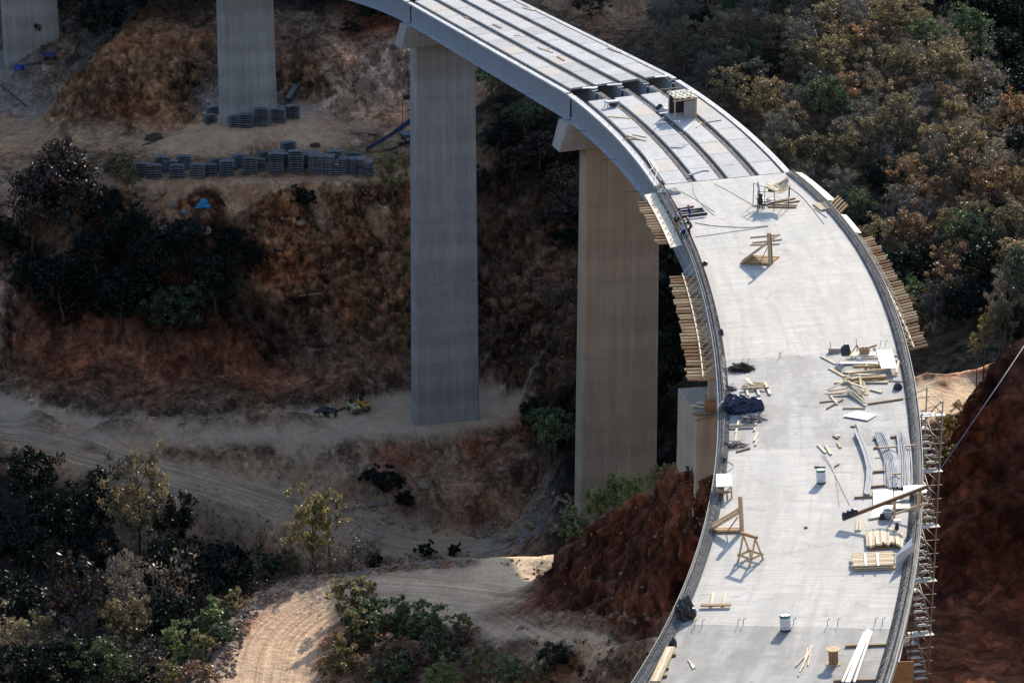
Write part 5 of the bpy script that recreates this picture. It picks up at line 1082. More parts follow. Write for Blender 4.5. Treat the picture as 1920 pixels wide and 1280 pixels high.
o = mb.build('curved_strip', M_BAR); o.location = c; tag(o, 'curved bright metal strip lying left of the steel bundles', 'metal strip')
plank((1605,795),(1612,815), .06, .06, M_BAR, 'short rod at the upper tip of the curved strip', 'steel_bar', cat='steel bar')
# white sheets and the hoist
for q, l, lb in [([(1637,921),(1661,920),(1662,948),(1637,950)],.05,'cream panel under the hoist, left one'),([(1661,920),(1674,920),(1676,944),(1662,947)],.08,'white panel under the hoist, middle one'),([(1676,921),(1694,922),(1694,941),(1677,943)],.05,'cream panel under the hoist, right one'),([(1637,951),(1676,948),(1668,966),(1632,974)],.03,'pale panel below the hoist boom'),([(1694,926),(1737,924),(1738,939),(1695,941)],.5,'pale panel resting on the right kerb under the hoist'),([(1676,948),(1710,946),(1712,956),(1676,958)],.1,'narrow cream panel right of the hoist leg')]: sheet(q, .05, M_PLY if 'cream' in lb else M_PLYW, lb, lift=(l,) * 4)
base = D(1720, 974); r = empty('timber_hoist', base, 0, 'timber hoist whose long boom slants over the right kerb', 'hoist'); n = Vector((0, 0, 1)); o_ = Vector(base)
E1 = D(1580, 986) + Vector((0, 0, .35)) - o_; E2 = D(1736, 975) + Vector((0, 0, 2.05)) - o_
mb = MB(); mb.bar(E1, E2, .17, .18); mb.build('boom', simple('timber_dark', (.17, .10, .055), .8, .2, 0, .35, 2), r); mb = MB(); mb.bar((0, 0, 0), (.1, .1, 1.9), .2, .16, (1, 0, 0), False); mb.build('post', M_WOOD, r)
q = D(1676, 972) - o_; mb = MB(); mb.bar(q, Vector((q.x, q.y, E1.z + (E2.z - E1.z) * .62)), .15, .14, (1, 0, 0), False); mb.build('leg', M_WOOD, r)
mb = MB(); mb.bar(q + Vector((-.3, 0, .1)), Vector((.5, .1, .95)), .1, .12); mb.build('brace', M_WOOD, r)
for k, nm in ((.02, 'counterweight'), (.07, 'counterweight'), (.12, 'counterweight')):
    c = E1.lerp(E2, k + .01); mb = MB(); mb.lathe([(0, -.19), (.2, -.18), (.24, 0), (.2, .18), (0, .19)], 9, Matrix.Translation(c + Vector((0, 0, .28)))); mb.build(nm, M_BLACK, r)
mb = MB(); mb.lathe([(0, 0), (.22, .02), (.25, .2), (.1, .4), (0, .42)], 10); 
r2 = empty('mortar_tub', D(1664, 971), .3, 'grey mixing tub beside the hoist leg', 'tub'); mb = MB(); mb.lathe([(.05, .02), (.26, .02), (.34, .5), (.3, .5), (.24, .06), (.05, .06)], 14); mb.build('bowl', M_TARPG, r2); mb = MB(); mb.lathe([(.14, .3), (.2, .34), (.12, .62), (0, .66)], 10, Matrix.Translation((-.35, 0, -.3))); mb.build('funnel', M_DARKST, r2)
for a, b, lb in [((1609,975),(1606,996),'left pale stick in the shadow below the hoist boom'),((1614,974),(1612,996),'right pale stick in the shadow below the hoist boom'),((1629,974),(1655,970),'thin brown batten beside the mixing tub')]: plank(a, b, .14, .1, M_WOODP, lb)
r = empty('plate_compactor', D(1681, 1001), 0, 'upright dark compactor with a pale square head in front of the hoist', 'compactor'); box_part(r, 'foot', (0, 0, .08), (.4, .4, .16), M_DARKST); mb = MB(); mb.lathe([(.1, .15), (.13, .4), (.09, .75), (0, .76)], 10); mb.build('body', M_BLACK, r); box_part(r, 'head', (0, 0, .84), (.42, .3, .14), M_PLYW)
rnd = random.Random(4)
for i in range(17):
    x = 1626 + i * 4.1; y0 = 1004 - 4 * math.sin(i / 16 * 3.1) + rnd.uniform(-2, 2); plank((x + rnd.uniform(-1, 1), y0), (x + 1.5 + rnd.uniform(-2, 2), y0 + 29 + rnd.uniform(-3, 2)), .145, .12, M_WOODP if i % 3 else M_WOOD, 'short pale log in the row of cut timber in front of the hoist', 'cut_timber', la=.12 + .14 * math.sin(i / 16 * 3.1), group='row of cut timber', cat='cut timber')
for a, b, lb in [((1627,1010),(1692,1006),'hidden cross bearer under the row of cut timber, far one'),((1627,1030),(1690,1026),'cross bearer under the row of cut timber, near one')]: plank(a, b, .12, .1, M_WOODD, lb, 'timber_bearer', cat='bearer')
for lv in range(3):
    for i in range(9):
        y = 1046 + i * 2.9; plank((1600 - (lv == 2) * 2 + rnd.uniform(-2, 2), y + .5), (1677 + rnd.uniform(-4, 3), y - 3), .19, .075, M_WOOD if (i + lv) % 3 else M_WOODP, 'straight board in the banded stack near the right kerb', 'stacked_board', la=.02 + lv * .11, group='boards of the banded stack', cat='board')
for x in (1622, 1645): plank((x, 1047), (x + 2, 1071), .13, .03, M_PLYW, f'{"left" if x < 1630 else "right"} pale strip laid over the banded board stack', 'batten', la=.34, cat='batten')
sheet([(1678,1070),(1713,1046),(1717,1047),(1682,1071)], .05, M_PLYW, 'white panel leaning upright against the right kerb beside the banded stack', lift=(.0, .0, .9, .9))
sheet([(1679,1069),(1712,1047),(1711,1040),(1677,1062)], .06, M_PLYW, 'white panel tilted on the end of the banded stack', lift=(.1, .55, 1.0, .55))
# steel channels and short boards by the canopy
for a, b, l in [((1273,394),(1299,389),.0),((1274,397),(1300,392),.18),((1277,403),(1320,396),.0),((1276,408),(1326,402),.0),((1278,411),(1325,405),.2),((1276,400),(1318,395),.15)]:
    plank(a, b, .3, .16, M_DARKST, 'dark steel channel in the small stack beside the workers', 'steel_channel', la=l, group='steel channels beside the workers', cat='steel channel')
for i in range(7): plank((1526 + i * 3.7, 384 - i * .5), (1541 + i * 2.6, 396 - i * .4), .18, .1, M_WOODP if i % 2 else M_WOOD, 'short board in the small stack near the right kerb, above the joists', la=.02 + .03 * (i % 3), group='short boards near the right kerb')
plank((1527,391),(1550,408), .09, .06, M_BAR, 'grey rod lying left of the short board stack', 'steel_bar', cat='steel bar')
for a, b, lb in [((1428,386),(1491,373),'longest brown board lying beneath the canopy'),((1447,386),(1499,378),'brown board right of the canopy, pointing to the kerb'),((1455,384),(1495,386),'pale board right of the canopy'),((1440,389),(1493,390),'dark board on the ground right of the canopy'),((1412,387),(1440,384),'board under the left bay of the canopy')]: plank(a, b, .2, .1, M_WOODD if 'brown' in lb or 'dark' in lb else M_WOODP, lb, la=.02)
def wires(px, label, r=.018, name='cable', mat=None, lift=.03):
    pts = [D(*q) + Vector((0, 0, lift)) for q in px]; c = pts[0].copy(); mb = MB(); n = len(pts); fine_ = []
    for i in range(n - 1):
        p0, p1, p2, p3 = pts[max(i - 1, 0)], pts[i], pts[i + 1], pts[min(i + 2, n - 1)]
        for k in range(6):
            t = k / 6; fine_.append(.5 * ((2 * p1) + (p2 - p0) * t + (2 * p0 - 5 * p1 + 4 * p2 - p3) * t * t + (3 * p1 - p0 - 3 * p2 + p3) * t ** 3))
    fine_.append(pts[-1]); mb.tube([q - c for q in fine_], r, 4, True, False); o = mb.build(name, mat or M_REBAR); o.location = c; return tag(o, label, 'cable')
wires([(1303,418),(1340,424),(1400,427),(1440,424)], 'hose from the workers towards the canopy shadow', .03); wires([(1303,445),(1360,437),(1440,425)], 'second hose running from the workers to the right', .025)
wires([(1262,352),(1300,372),(1340,398)], 'thin wire from the top left corner of the slab', .02); wires([(1298,345),(1302,365),(1316,384),(1340,405)], 'curling thin wire beside the first one', .02); wires([(1340,345),(1372,362),(1420,390)], 'thin wire slanting to the canopy', .02); wires([(1480,352),(1500,366),(1520,388),(1545,420)], 'grey hose running along the right side from the canopy', .035, 'cable', M_BAR)
wires([(1540,853),(1560,880),(1575,910),(1593,947)], 'thin line across the deck right of the upper drum', .014); wires([(1545,853),(1565,890),(1574,950)], 'second thin line right of the upper drum', .014)
wires([(1345,858),(1375,872),(1362,885),(1346,880)], 'looped wire beside the lantern', .018)
# starter bars cast into the slab along the left kerb and the joints
for px, py in [(1316,505),(1320,522),(1324,540),(1327,557),(1331,577),(1334,597),(1340,612),(1347,643),(1349,657),(1351,672),(1390,684),(1402,683),(1460,672),(1463,671),(1650,650),(1660,649),(1302,1176),(1316,1176),(1383,1174),(1393,1173),(1487,1173),(1551,1174),(1570,1173),(1640,1172),(1654,1172)]:
    mb = MB(); p = D(px, py); mb.tube([p, p + Vector((.03, .02, .38)), p + Vector((.16, .05, .45))], .022, 4, True, False); part_of(mb.build('starter_bar', M_REBAR), slab)
# ------------------------------------------------------------------ hut and canopy on the deck
A, B, Cc = D(1265, 224.5), D(1305, 221), D(1254, 213); E_ = B + (Cc - A); c = (A + E_) / 2; s_, t_, n = frame_at(c); n = Vector((0, 0, 1))
r = empty('site_hut', c, 0, 'open timber hut with a crumpled pale roof standing on the bare girder span', 'hut'); a, b, d, e = (q - c for q in (A, B, Cc, E_)); H = 2.15
for q, h in ((a, H + .35), (b, H), (d, H + .35), (e, H)): mb = MB(); mb.bar(q, q + n * h, .14, .14, (1, 0, 0), False); mb.build('post', M_WOOD, r)
u = (b - a).normalized(); v = (d - a).normalized()
def quad_part(P, th, mat, nm, root):
    mb = MB(); nn_ = (P[1] - P[0]).cross(P[2] - P[0]).normalized() * th; mb.hexa(list(P) + [p + nn_ for p in P]); return mb.build(nm, mat, root)
quad_part([a.lerp(b, .42), b, b + n * 1.85, a.lerp(b, .42) + n * 1.85], .05, simple('panel_weathered', (.34, .29, .25), .8, .2, 0, .3, 1.5), 'front_panel', r)
quad_part([d, e, e + n * 1.95, d + n * 1.95], .05, M_BLACK, 'rear_panel', r); quad_part([b, e, e + n * 1.9, b + n * 1.9], .05, M_WOODD, 'side_panel', r)  # rear panel black: shade of the hut interior put into its colour
mb = MB(); mb.bar(a - u * .2 + n * (H - .25), b + u * .1 + n * (H - .15), .1, .18); mb.build('lintel', M_WOOD, r)
bm = bmesh.new(); g = []; nx, ny = 14, 10
for i in range(nx + 1):
    for j in range(ny + 1):
        p = a + u * ((b - a).length * 1.08 * i / nx - .1) + (d - a) * (1.12 * j / ny - .05); p = p + n * (H + .02 + .16 * abs(math.sin(i * .9 + j * .35)) + .10 * noise.noise(Vector((i * .4, j * .5, 3)))); g.append(bm.verts.new(p))
for i in range(nx):
    for j in range(ny): k = i * (ny + 1) + j; bm.faces.new((g[k], g[k + ny + 1], g[k + ny + 2], g[k + 1]))
me = bpy.data.meshes.new('roof_sheet'); bm.to_mesh(me); bm.free(); me.materials.append(simple('roof_canvas', (.60, .54, .38), .7, .2, 0, .2, 2)); o = mesh_obj('roof_sheet', me, r); md = o.modifiers.new('solid', 'SOLIDIFY'); md.thickness = .03
# canopy
c = D(1448, 388); r = empty('canopy_shelter', c, 0, 'tube frame shelter with a sagging tan canvas, on the slab by the bare span', 'shelter')
def gp(px, py, h): return D(px, py) + Vector((0, 0, h)) - c
tubes = dict(post=[((1412,384),0,2.05),((1420,394),0,1.75),((1451,396),0,1.85),((1480,379),0,1.75),((1478,392),0,1.9),((1433,392),0,2.0)])
for q, h0, h1 in tubes['post']: mb = MB(); mb.tube([gp(*q, h0), gp(*q, h1)], .035, 5); mb.build('post', M_DARKST, r)
for q0, h0, q1, h1 in (((1412,384),2.0,(1433,392),2.0),((1412,384),1.0,(1420,394),.9),((1420,394),1.7,(1451,396),1.75),((1420,394),.8,(1451,396),.8),((1451,396),.9,(1478,392),1.0),((1478,392),1.9,(1480,379),1.75),((1478,392),.5,(1480,379),.5),((1451,396),1.8,(1478,392),1.85)): mb = MB(); mb.tube([gp(*q0, h0), gp(*q1, h1)], .03, 4); mb.build('rail', M_DARKST, r)
cor = [[(1433,391,2.05),(1448,393,1.75),(1463,393,1.45),(1481,391,2.0)],[(1434,387,1.75),(1447,388,1.5),(1462,388,1.35),(1479,386,1.75)],[(1435,384,1.75),(1448,384,1.6),(1462,382,1.6),(1478,380,1.95)],[(1437,381,1.75),(1449,380,1.7),(1463,378,1.85),(1476,376,2.25)]]
bm = bmesh.new(); g = []; m = 14
for i in range(m + 1):
    for j in range(m + 1):
        x, y = i / m * 3, j / m * 3; i0, j0 = min(2, int(x)), min(2, int(y)); fx, fy = x - i0, y - j0
        P4_ = [gp(*cor[i0 + k][j0 + l]) for k in (0, 1) for l in (0, 1)]; p = (P4_[0] * (1 - fy) + P4_[1] * fy) * (1 - fx) + (P4_[2] * (1 - fy) + P4_[3] * fy) * fx
        g.append(bm.verts.new(p + Vector((0, 0, .10 * noise.noise(Vector((i * .5, j * .5, 1)))))))
for i in range(m):
    for j in range(m): k = i * (m + 1) + j; bm.faces.new((g[k], g[k + m + 1], g[k + m + 2], g[k + 1]))
bmesh.ops.smooth_vert(bm, verts=bm.verts, factor=.5); me = bpy.data.meshes.new('canvas'); bm.to_mesh(me); bm.free(); me.materials.append(M_TARPT); me.polygons.foreach_set('use_smooth', [True] * len(me.polygons)); o = mesh_obj('canvas', me, r); md = o.modifiers.new('solid', 'SOLIDIFY'); md.thickness = .02
for q0, q1, w_ in (((1434,352),(1462,362),.0),): pass
mb = MB(); mb.bar(gp(1433,392,2.1), gp(1463,394,1.65), .14, .06); mb.build('ridge_board', M_WOODP, r); mb = MB(); mb.bar(gp(1437,384,2.0), gp(1461,393,1.6), .16, .06); mb.build('ridge_board', M_WOODP, r); mb = MB(); mb.bar(gp(1419,384,2.1), gp(1424,386,.9), .2, .05); mb.build('hanging_board', M_PLYW, r)
for i, (a_, b_) in enumerate([((1426,382),(1436,381)),((1427,386),(1437,385)),((1444,383),(1452,381))]):
    plank(a_, b_, .5, .1, M_PLYW, f'white board under the canopy, {["back left", "front left", "right"][i]} one', 'form_board', la=.35, cat='board')
lump('tarpaulin_heap', 1449, 368, .45, .4, .5, simple('dark_brown_sack', (.06, .03, .02), .8, .2, 0, .3, 3), 'dark brown sack hanging low under the canopy', 'sack', 14, .5)
r = empty('compressor', D(1425, 392), .2, 'black upright compressor on legs under the left bay of the canopy', 'compressor'); mb = MB(); mb.lathe([(0, .45), (.22, .46), (.26, .75), (.2, 1.05), (.14, 1.1), (.2, 1.2), (.2, 1.42), (0, 1.45)], 12); mb.build('body', M_BLACK, r)
for x, y in ((-.2, -.2), (.2, -.2), (0, .25)): mb = MB(); mb.tube([(x * .6, y * .6, .5), (x, y, 0)], .04, 5); mb.build('leg', M_DARKST, r)
# bits lying on the bare span nearest to the slab
def ZA(x, y): return (1040 + x / 4.364, 100 + y / 4.364)
for a, b, w_, m, lb in [((440,522),(625,538),.22,M_WOOD,'pale board across the bare span left of the hut'),((590,675),(745,722),.2,M_WOOD,'slanting board on the bare span, lower left'),((640,668),(748,690),.14,M_WOODP,'second slanting board on the bare span, lower left'),((560,705),(700,712),.14,M_WOODD,'dark batten on the bare span, lower left'),((1090,1005),(1215,965),.3,M_BAR,'grey pipe on the bare span beside the slab edge'),((1215,965),(1265,968),.12,M_BAR,'short grey pipe end beside the slab edge'),((1160,610),(1200,572),.16,M_WOODP,'pale stick on the bare span below the hut'),((1060,640),(1120,590),.2,M_PLYW,'white board on the bare span below the hut'),((1190,580),(1365,553),.1,M_WOODD,'dark batten right of the hut'),((820,308),(1040,285),.16,M_WOODD,'dark batten above the hut near the joint'),((960,770),(1058,772),.9,M_BAR,'grey plate lying on the second panel strip'),((855,500),(935,490),.3,M_PLYW,'white board left of the hut'),((800,640),(880,575),.1,M_BAR,'bent grey strip left of the hut shadow'),((230,290),(350,285),.6,M_PLYW,'grey white panel on the joint, left one'),((430,265),(550,258),.5,M_PLYW,'grey white panel on the joint, middle one'),((820,200),(930,190),.5,M_PLYW,'grey white panel on the joint, right one')]: plank(ZA(*a), ZA(*b), w_, .09, m, lb, la=.02)
lump('sack', *ZA(860, 458), .4, .35, .5, M_TARPK, 'black sack left of the hut', 'sack', 15); lump('sack', *ZA(890, 478), .6, .4, .4, M_TARPG, 'pale sack beside the black one left of the hut', 'sack', 16)
r = empty('generator', D(*ZA(470, 440)), .4, 'pale blue generator frame on the bare span near the first joint', 'generator'); GB = simple('pale_blue_paint', (.45, .52, .54), .5, .3)
for q in ((-.7, -.35), (.7, -.35), (.7, .35), (-.7, .35)): mb = MB(); mb.bar((q[0], q[1], 0), (q[0], q[1], .7), .08, .08, (1, 0, 0), False); mb.build('post', GB, r)
box_part(r, 'tank', (0, 0, .6), (1.5, .8, .18), GB); box_part(r, 'engine', (.1, 0, .3), (.8, .5, .4), M_DARKST)
def ZB(x, y): return (640 + x / 3, y / 3)
for a, b, w_, m, lb in [((1025,45),(1085,62),.35,M_WOOD,'tan boards on the far right panel strip of the long span'),((855,140),(900,162),.25,M_WOODD,'grey brown board on the second strip of the long span'),((1110,270),(1190,300),.25,M_WOOD,'tan boards in the middle of the long span'),((1130,285),(1170,278),.2,M_WOODP,'short pale board crossing the tan ones on the long span'),((1215,322),(1255,345),.2,M_WOODD,'board on the long span close to the joint'),((1500,275),(1570,300),.2,M_WOODD,'thin board near the right edge of the long span'),((695,100),(715,110),.3,M_WOODD,'small dark board on the rusty strip of the long span'),((970,205),(1005,200),.2,M_WOOD,'small board on the second strip of the long span')]: plank(ZB(*a), ZB(*b), w_, .09, m, lb, la=.02)
wires([(1216,328),(1225,318),(1221,304),(1232,322),(1228,340)], 'tangled white cable at the left corner where the slab ends', .03, 'cable', M_PLYW, .3); wires([(1212,300),(1224,322),(1240,345)], 'white cable drooping over the left edge of the bare span', .03, 'cable', M_PLYW, .3)
lump('rubble_heap', 1257, 362, 1.0, .9, .35, simple('cement_spill', (.42, .38, .33), .9, .2, 0, .5, 3), 'pale cement heap on the left corner of the slab', 'cement heap', 17, 0, 0, .45, 4)

# ------------------------------------------------------------------ stub pier with its bearing column
g0 = Vector((14.6, 195.5, -24)); s4 = locate(g0.x, g0.y)[0]
r = empty('stub_pier', g0, 0, 'broad concrete pier head at the left of the deck with debris on its lit top', 'bridge pier')
PB = [(-1.35, -3.3), (2.1, -4.6), (3.6, 3.0), (-1.35, 2.6)]
tl, tr_, bl, br = Gz(1271, 727, -7.6), Gz(1344, 723, -7.6), Gz(1306, 779, -7.6), Gz(1349, 783, -7.6)
mb = MB(); dx = (tr_ - tl).normalized(); tr2, br2 = tr_ + dx * 5, br + dx * 5; lo = [bl, br2, tr2, tl]
mb.hexa([Vector((p.x, p.y, -26)) - g0 for p in lo] + [p - g0 for p in lo]); mb.build('shaft', concrete('stub_concrete', (.40, .345, .28), (.25, .205, .16), (2, 2, .35), 2.2), r, bevel=.08)
q = (Gz(1338, 766, -7.6) - g0); mb = MB(); mb.bar(q, q + Vector((0, 0, 3.6)), 1.1, .9, (1, 0, 0), False); mb.build('bearing_column', M_CAP, r); mb = MB(); mb.bar(q - Vector((0, .1, 0)), q + Vector((0, -.1, .9)), 1.6, 1.5, (1, 0, 0), False); mb.build('pedestal', M_WOODD, r)
for k, (x, y, z, L, w_, a_) in enumerate([(-1.0, -1.4, .1, 1.6, .5, .3), (-1.2, .3, .1, 1.0, .25, -.5), (-.9, -2.4, .08, 1.8, .22, .7), (-.8, 1.0, .12, .9, .5, 0)]):
    o = MB(); o.box((0, 0, 0), (L, w_, .08), Matrix.Rotation(a_, 3, 'Z')); o = o.build('plank_offcut', M_WOODP if k % 2 else M_WOODD); o.location = g0 + q + Vector((x, y, z)); tag(o, ['grey board on the stub pier beside its column', 'pale offcut on the stub pier behind the column', 'long offcut on the front of the stub pier top', 'yellowish board at the back of the stub pier top'][k], 'board')

# ------------------------------------------------------------------ stair tower by the right edge
tb = Vector((27.9, 167.5, 0)); gz = ground_z(tb.x, tb.y, -8); base = Vector((tb.x, tb.y, gz))
r = empty('stair_tower', base, R(12), 'tall tube scaffold stair tower with white treads beside the right deck edge', 'scaffold'); Ht = .4 - gz; W_, L_ = 1.5, 3.0
STT = simple('galvanised_tube', (.17, .14, .11), .6, .4, .2, .4, 3); GREY = simple('tube_light', (.36, .33, .28), .6, .4, 0, .3, 3)
for x in (-W_ / 2 + .05, W_ / 2):
    for y in (-L_ / 2, L_ / 2): mb = MB(); mb.tube([(x, y, -.5), (x, y, Ht + (1.0 if x > 0 else .3))], .05, 5); mb.build('post', GREY if x > 0 else STT, r)
nl = int(Ht // 1.0)
for k in range(1, nl + 2):
    z = k * Ht / (nl + 1); 
    for (p, q) in (((-W_ / 2 - .2, -L_ / 2, z), (W_ / 2 + .25, -L_ / 2, z)), ((-W_ / 2 - .2, L_ / 2, z + .3), (W_ / 2 + .25, L_ / 2, z + .3)), ((W_ / 2, -L_ / 2, z + .15), (W_ / 2, L_ / 2, z + .15))): mb = MB(); mb.tube([p, q], .032, 4); mb.build('ledger', STT, r)
zz = 0; k = 0
while zz < Ht - 1.5:
    y0, y1 = (-1.25, 1.25) if k % 2 == 0 else (1.25, -1.25); x = .42 if k % 2 == 0 else -.38
    fl = empty('stair_flight', (0, 0, 0)); fl.parent = r
    nst = 7; 
    for i in range(nst):
        f = i / (nst - 1); 
        mb = MB(); mb.box((x, y0 + (y1 - y0) * f, zz + 2.0 * f + .1), (.9, .32, .06)); mb.build('tread', M_TREAD, fl)
    for dx_ in (-.4, .4): mb = MB(); mb.bar((x + dx_, y0, zz), (x + dx_, y1, zz + 2.0), .05, .16); mb.build('stringer', STT, fl)
    mb = MB(); mb.box((0.05, y1 + (.3 if y1 > 0 else -.3), zz + 2.06), (1.7, .5, .06)); mb.build('landing', M_TREAD, r)
    mb = MB(); mb.tube([(W_ / 2 - .02, y0, zz + 1.0), (W_ / 2 - .02, y1, zz + 2.9)], .045, 4); mb.build('handrail', GREY, r)
    zz += 2.0; k += 1
mb = MB(); mb.tube([(-W_ / 2, -L_ / 2, Ht + .4), (W_ / 2, -L_ / 2, Ht + .9), (W_ / 2, L_ / 2, Ht + .9), (-W_ / 2, L_ / 2, Ht + .4)], .03, 4); mb.build('guard_rail', GREY, r)
# brown panel under the deck at the very bottom right
o = Gy(1690, 1262, 128) ; r = empty('formwork_board', (o.x, o.y, ground_z(o.x, o.y, -6)), .1, 'brown formwork board standing under the right deck edge at the bottom', 'panel'); hh = o.z + .7 - r.location.z
box_part(r, 'board', (0, 0, hh / 2), (1.3, .08, hh), M_WOODD); box_part(r, 'rail', (0, -.08, hh * .9), (1.3, .07, .12), M_WOOD)
# guy line from the red cut to the stair tower
p0 = base + Vector((1.2, 0, Ht * .69)); p0 = Gy(1757, 888, 168); p1 = Gy(1925, 640, 186); p1 = p1 + (p1 - p0) * .35; mb = MB(); mb.tube([Vector((0, 0, 0)), (p1 - p0) * .5 + Vector((0, 0, -.12)), p1 - p0], .035, 5); o = mb.build('guy_line', M_BAR); o.location = p0; tag(o, 'taut grey cable rising from the stair tower past the red cut', 'cable')

# ------------------------------------------------------------------ stacks of curved precast panels
def curved_panel(seed=0):
    mb = MB(); n = 8; Lp, Wd, th = 1.75, 1.25, .17; vs = []
    for i in range(n + 1):
        x = -Lp / 2 + Lp * i / n; a = .14 * (1 - (2 * i / n - 1) ** 2)
        lowb = a if .1 < i / n < .9 else 0
        for y in (-Wd / 2, Wd / 2): vs += [(x, y, lowb * .9), (x, y, a * .75 + th)]
    fs = []
    for i in range(n): a = 4 * i; fs += [(a, a + 2, a + 6, a + 4), (a + 1, a + 5, a + 7, a + 3), (a, a + 4, a + 5, a + 1), (a + 2, a + 3, a + 7, a + 6)]
    fs += [(0, 1, 3, 2), (4 * n, 4 * n + 2, 4 * n + 3, 4 * n + 1)]; mb.add(vs, fs); return mb
def pmat():
    T = NT('precast_ribbed'); p = T.coord(); wv = T.n('TexWave', wave_type='BANDS', bands_direction='X'); wv.inputs['Scale'].default_value = 2.6; T.l(p, wv.inputs[0]); n_ = T.noise(p, 3, 5, .6); oi = T.n('ObjectInfo').outputs['Random']
    c = T.mix(T.ramp(n_, [(.3, 0), (.7, 1)]), (.07, .075, .085), (.19, .19, .19)); c = T.mix(1.0, c, T.ramp(oi, [(0, .7), (1, 1.25)]), 'MULTIPLY'); c = T.mix(1.0, c, T.ramp(wv.outputs[1], [(.1, .65), (.4, 1)]), 'MULTIPLY'); T.bsdf(c, .85, .2, 0, n_, .2, .02); return T.m
M_PC = pmat(); CPM = curved_panel(); o0 = CPM.build('precast_unit', M_PC); PM = o0.data; bpy.data.objects.remove(o0)
tot = 0
def stack(px, py, n, rz, label, sc=1.32, end=False, dy=.5):
    """px,py: foot of the stack in the photo"""
    global tot
    p = ground_px(px, py)
    for k in range(n):
        o = bpy.data.objects.new('precast_unit', PM); COL.objects.link(o); o.location = (p.x + random.uniform(-.05, .05), p.y + dy + random.uniform(-.06, .06), p.z + .02 + k * .37); o.rotation_euler = (random.uniform(-.015, .015), random.uniform(-.02, .02), rz + random.uniform(-.03, .03)); o.scale = (sc, 1.1, 1.15); tag(o, label, 'precast unit', label.replace('curved grey panel in the', 'panels of the')); tot += 1
SN = [(208,326,5,.1,'outermost left stack on the terrace behind the yellowish bush'),(236,322,5,-.1,'second outermost left stack on the terrace'),(410,322,5,.1,'rear stack between the fourth and fifth front ones'),(484,322,5,.2,'rear stack left of the tall front one'),(538,316,6,.3,'rear stack in the gap between the two tall ones'),(320,324,5,-.1,'rear stack left of the third front one'),(436,322,5,.05,'rear stack right of the fifth front one'),(268,334,6,-.15,'first stack from the left on the terrace'),(290,338,6,.15,'second stack from the left, leaning a little'),(305,322,6,0,'stack half hidden behind the second one'),(332,338,6,0,'third front stack from the left'),(345,320,6,.05,'stack behind the third front one'),(370,336,6,-.05,'fourth front stack from the left'),(392,332,5,.1,'shaded stack right of the fourth'),(425,334,7,0,'fifth front stack from the left'),(450,318,6,.2,'stack behind the gap right of the fifth'),(469,328,7,0,'sixth front stack, topped by a tilted panel'),
      (500,308,5,.35,'dark stack at the back, left one'),(521,306,5,.25,'dark stack at the back, middle one'),(541,294,6,.5,'darkest and rearmost stack on the terrace'),(517,328,9,0,'tall front stack left of the gap'),(555,328,10,0,'tallest front stack on the terrace'),(580,318,6,.1,'stack just behind the tallest one'),(588,326,8,1.5,'end on stack right of the tallest'),(604,327,8,1.55,'end on stack, second after the tallest'),(619,328,8,1.55,'end on stack, third after the tallest'),(631,328,3,1.55,'lowest end on stack'),(644,328,7,1.55,'end on stack right of the lowest'),(660,328,7,1.5,'end on stack, third from the right'),(676,328,7,1.55,'end on stack, second from the right'),(691,329,6,1.55,'last end on stack at the right'),
      (583,300,3,.0,'small stack behind the end on ones, left'),(627,302,4,.1,'small stack behind the end on ones, middle'),(664,302,3,0,'small stack behind the end on ones, right')]
for x, y, n_, a_, lb in SN: stack(x, y - 2, n_, a_, 'curved grey panel in the ' + lb, end=abs(a_) > 1)
for x, y, n_, a_, lb in [(395,230,4,.6,'front stack left of the mound pier'),(400,214,4,.5,'rear stack left of the mound pier'),(445,234,5,-.25,'stack leaning at the foot of the mound pier'),(463,235,6,.0,'stack in front of the mound pier'),(492,232,8,.15,'tall stack at the right corner of the mound pier'),(524,228,6,-.1,'stack right of the mound pier'),(549,221,6,.4,'last stack right of the mound pier')]: stack(x, y, n_, a_, 'curved grey panel in the ' + lb, 1.2, dy=(-1.3 if 430 < x < 500 else -.2))
print('PANELS', tot)
# ------------------------------------------------------------------ blue tarpaulins and odds and ends in the valley
def gnd(px, py): return ground_px(px, py)
def place(o, px, py, dz=0): p = gnd(px, py); o.location = (p.x, p.y, p.z + dz); return o
M_TB = simple('tarp_blue', (.03, .22, .42), .5, .4, 0, .3, 2)
o = lump('tarpaulin', 1400, 700, 1.1, .8, .9, M_TB, 'torn bright blue tarpaulin on the rocky bank below the stacks', 'tarpaulin', 21, 0, .5, .6, 4); place(o, 382, 386, -.2)
o = lump('tarpaulin', 1400, 700, .4, .35, .4, M_TB, 'small blue scrap on the bank left of the big tarpaulin', 'tarpaulin', 22, 0, .5, .5, 3); place(o, 348, 398, -.1)
o = lump('tarpaulin', 1400, 700, 1.0, .5, .8, simple('tarp_deep_blue', (.01, .02, .22), .5, .4), 'deep blue tarpaulin on the ledge below the shaded top left pier', 'tarpaulin', 23); place(o, 36, 130, 0)
o = lump('tarpaulin_heap', 1400, 700, 1.6, .8, 1.2, M_TARPK, 'black covered heap at the cliff foot left of the rollers', 'tarpaulin', 24, 0, 0, .3, 4); place(o, 612, 778)
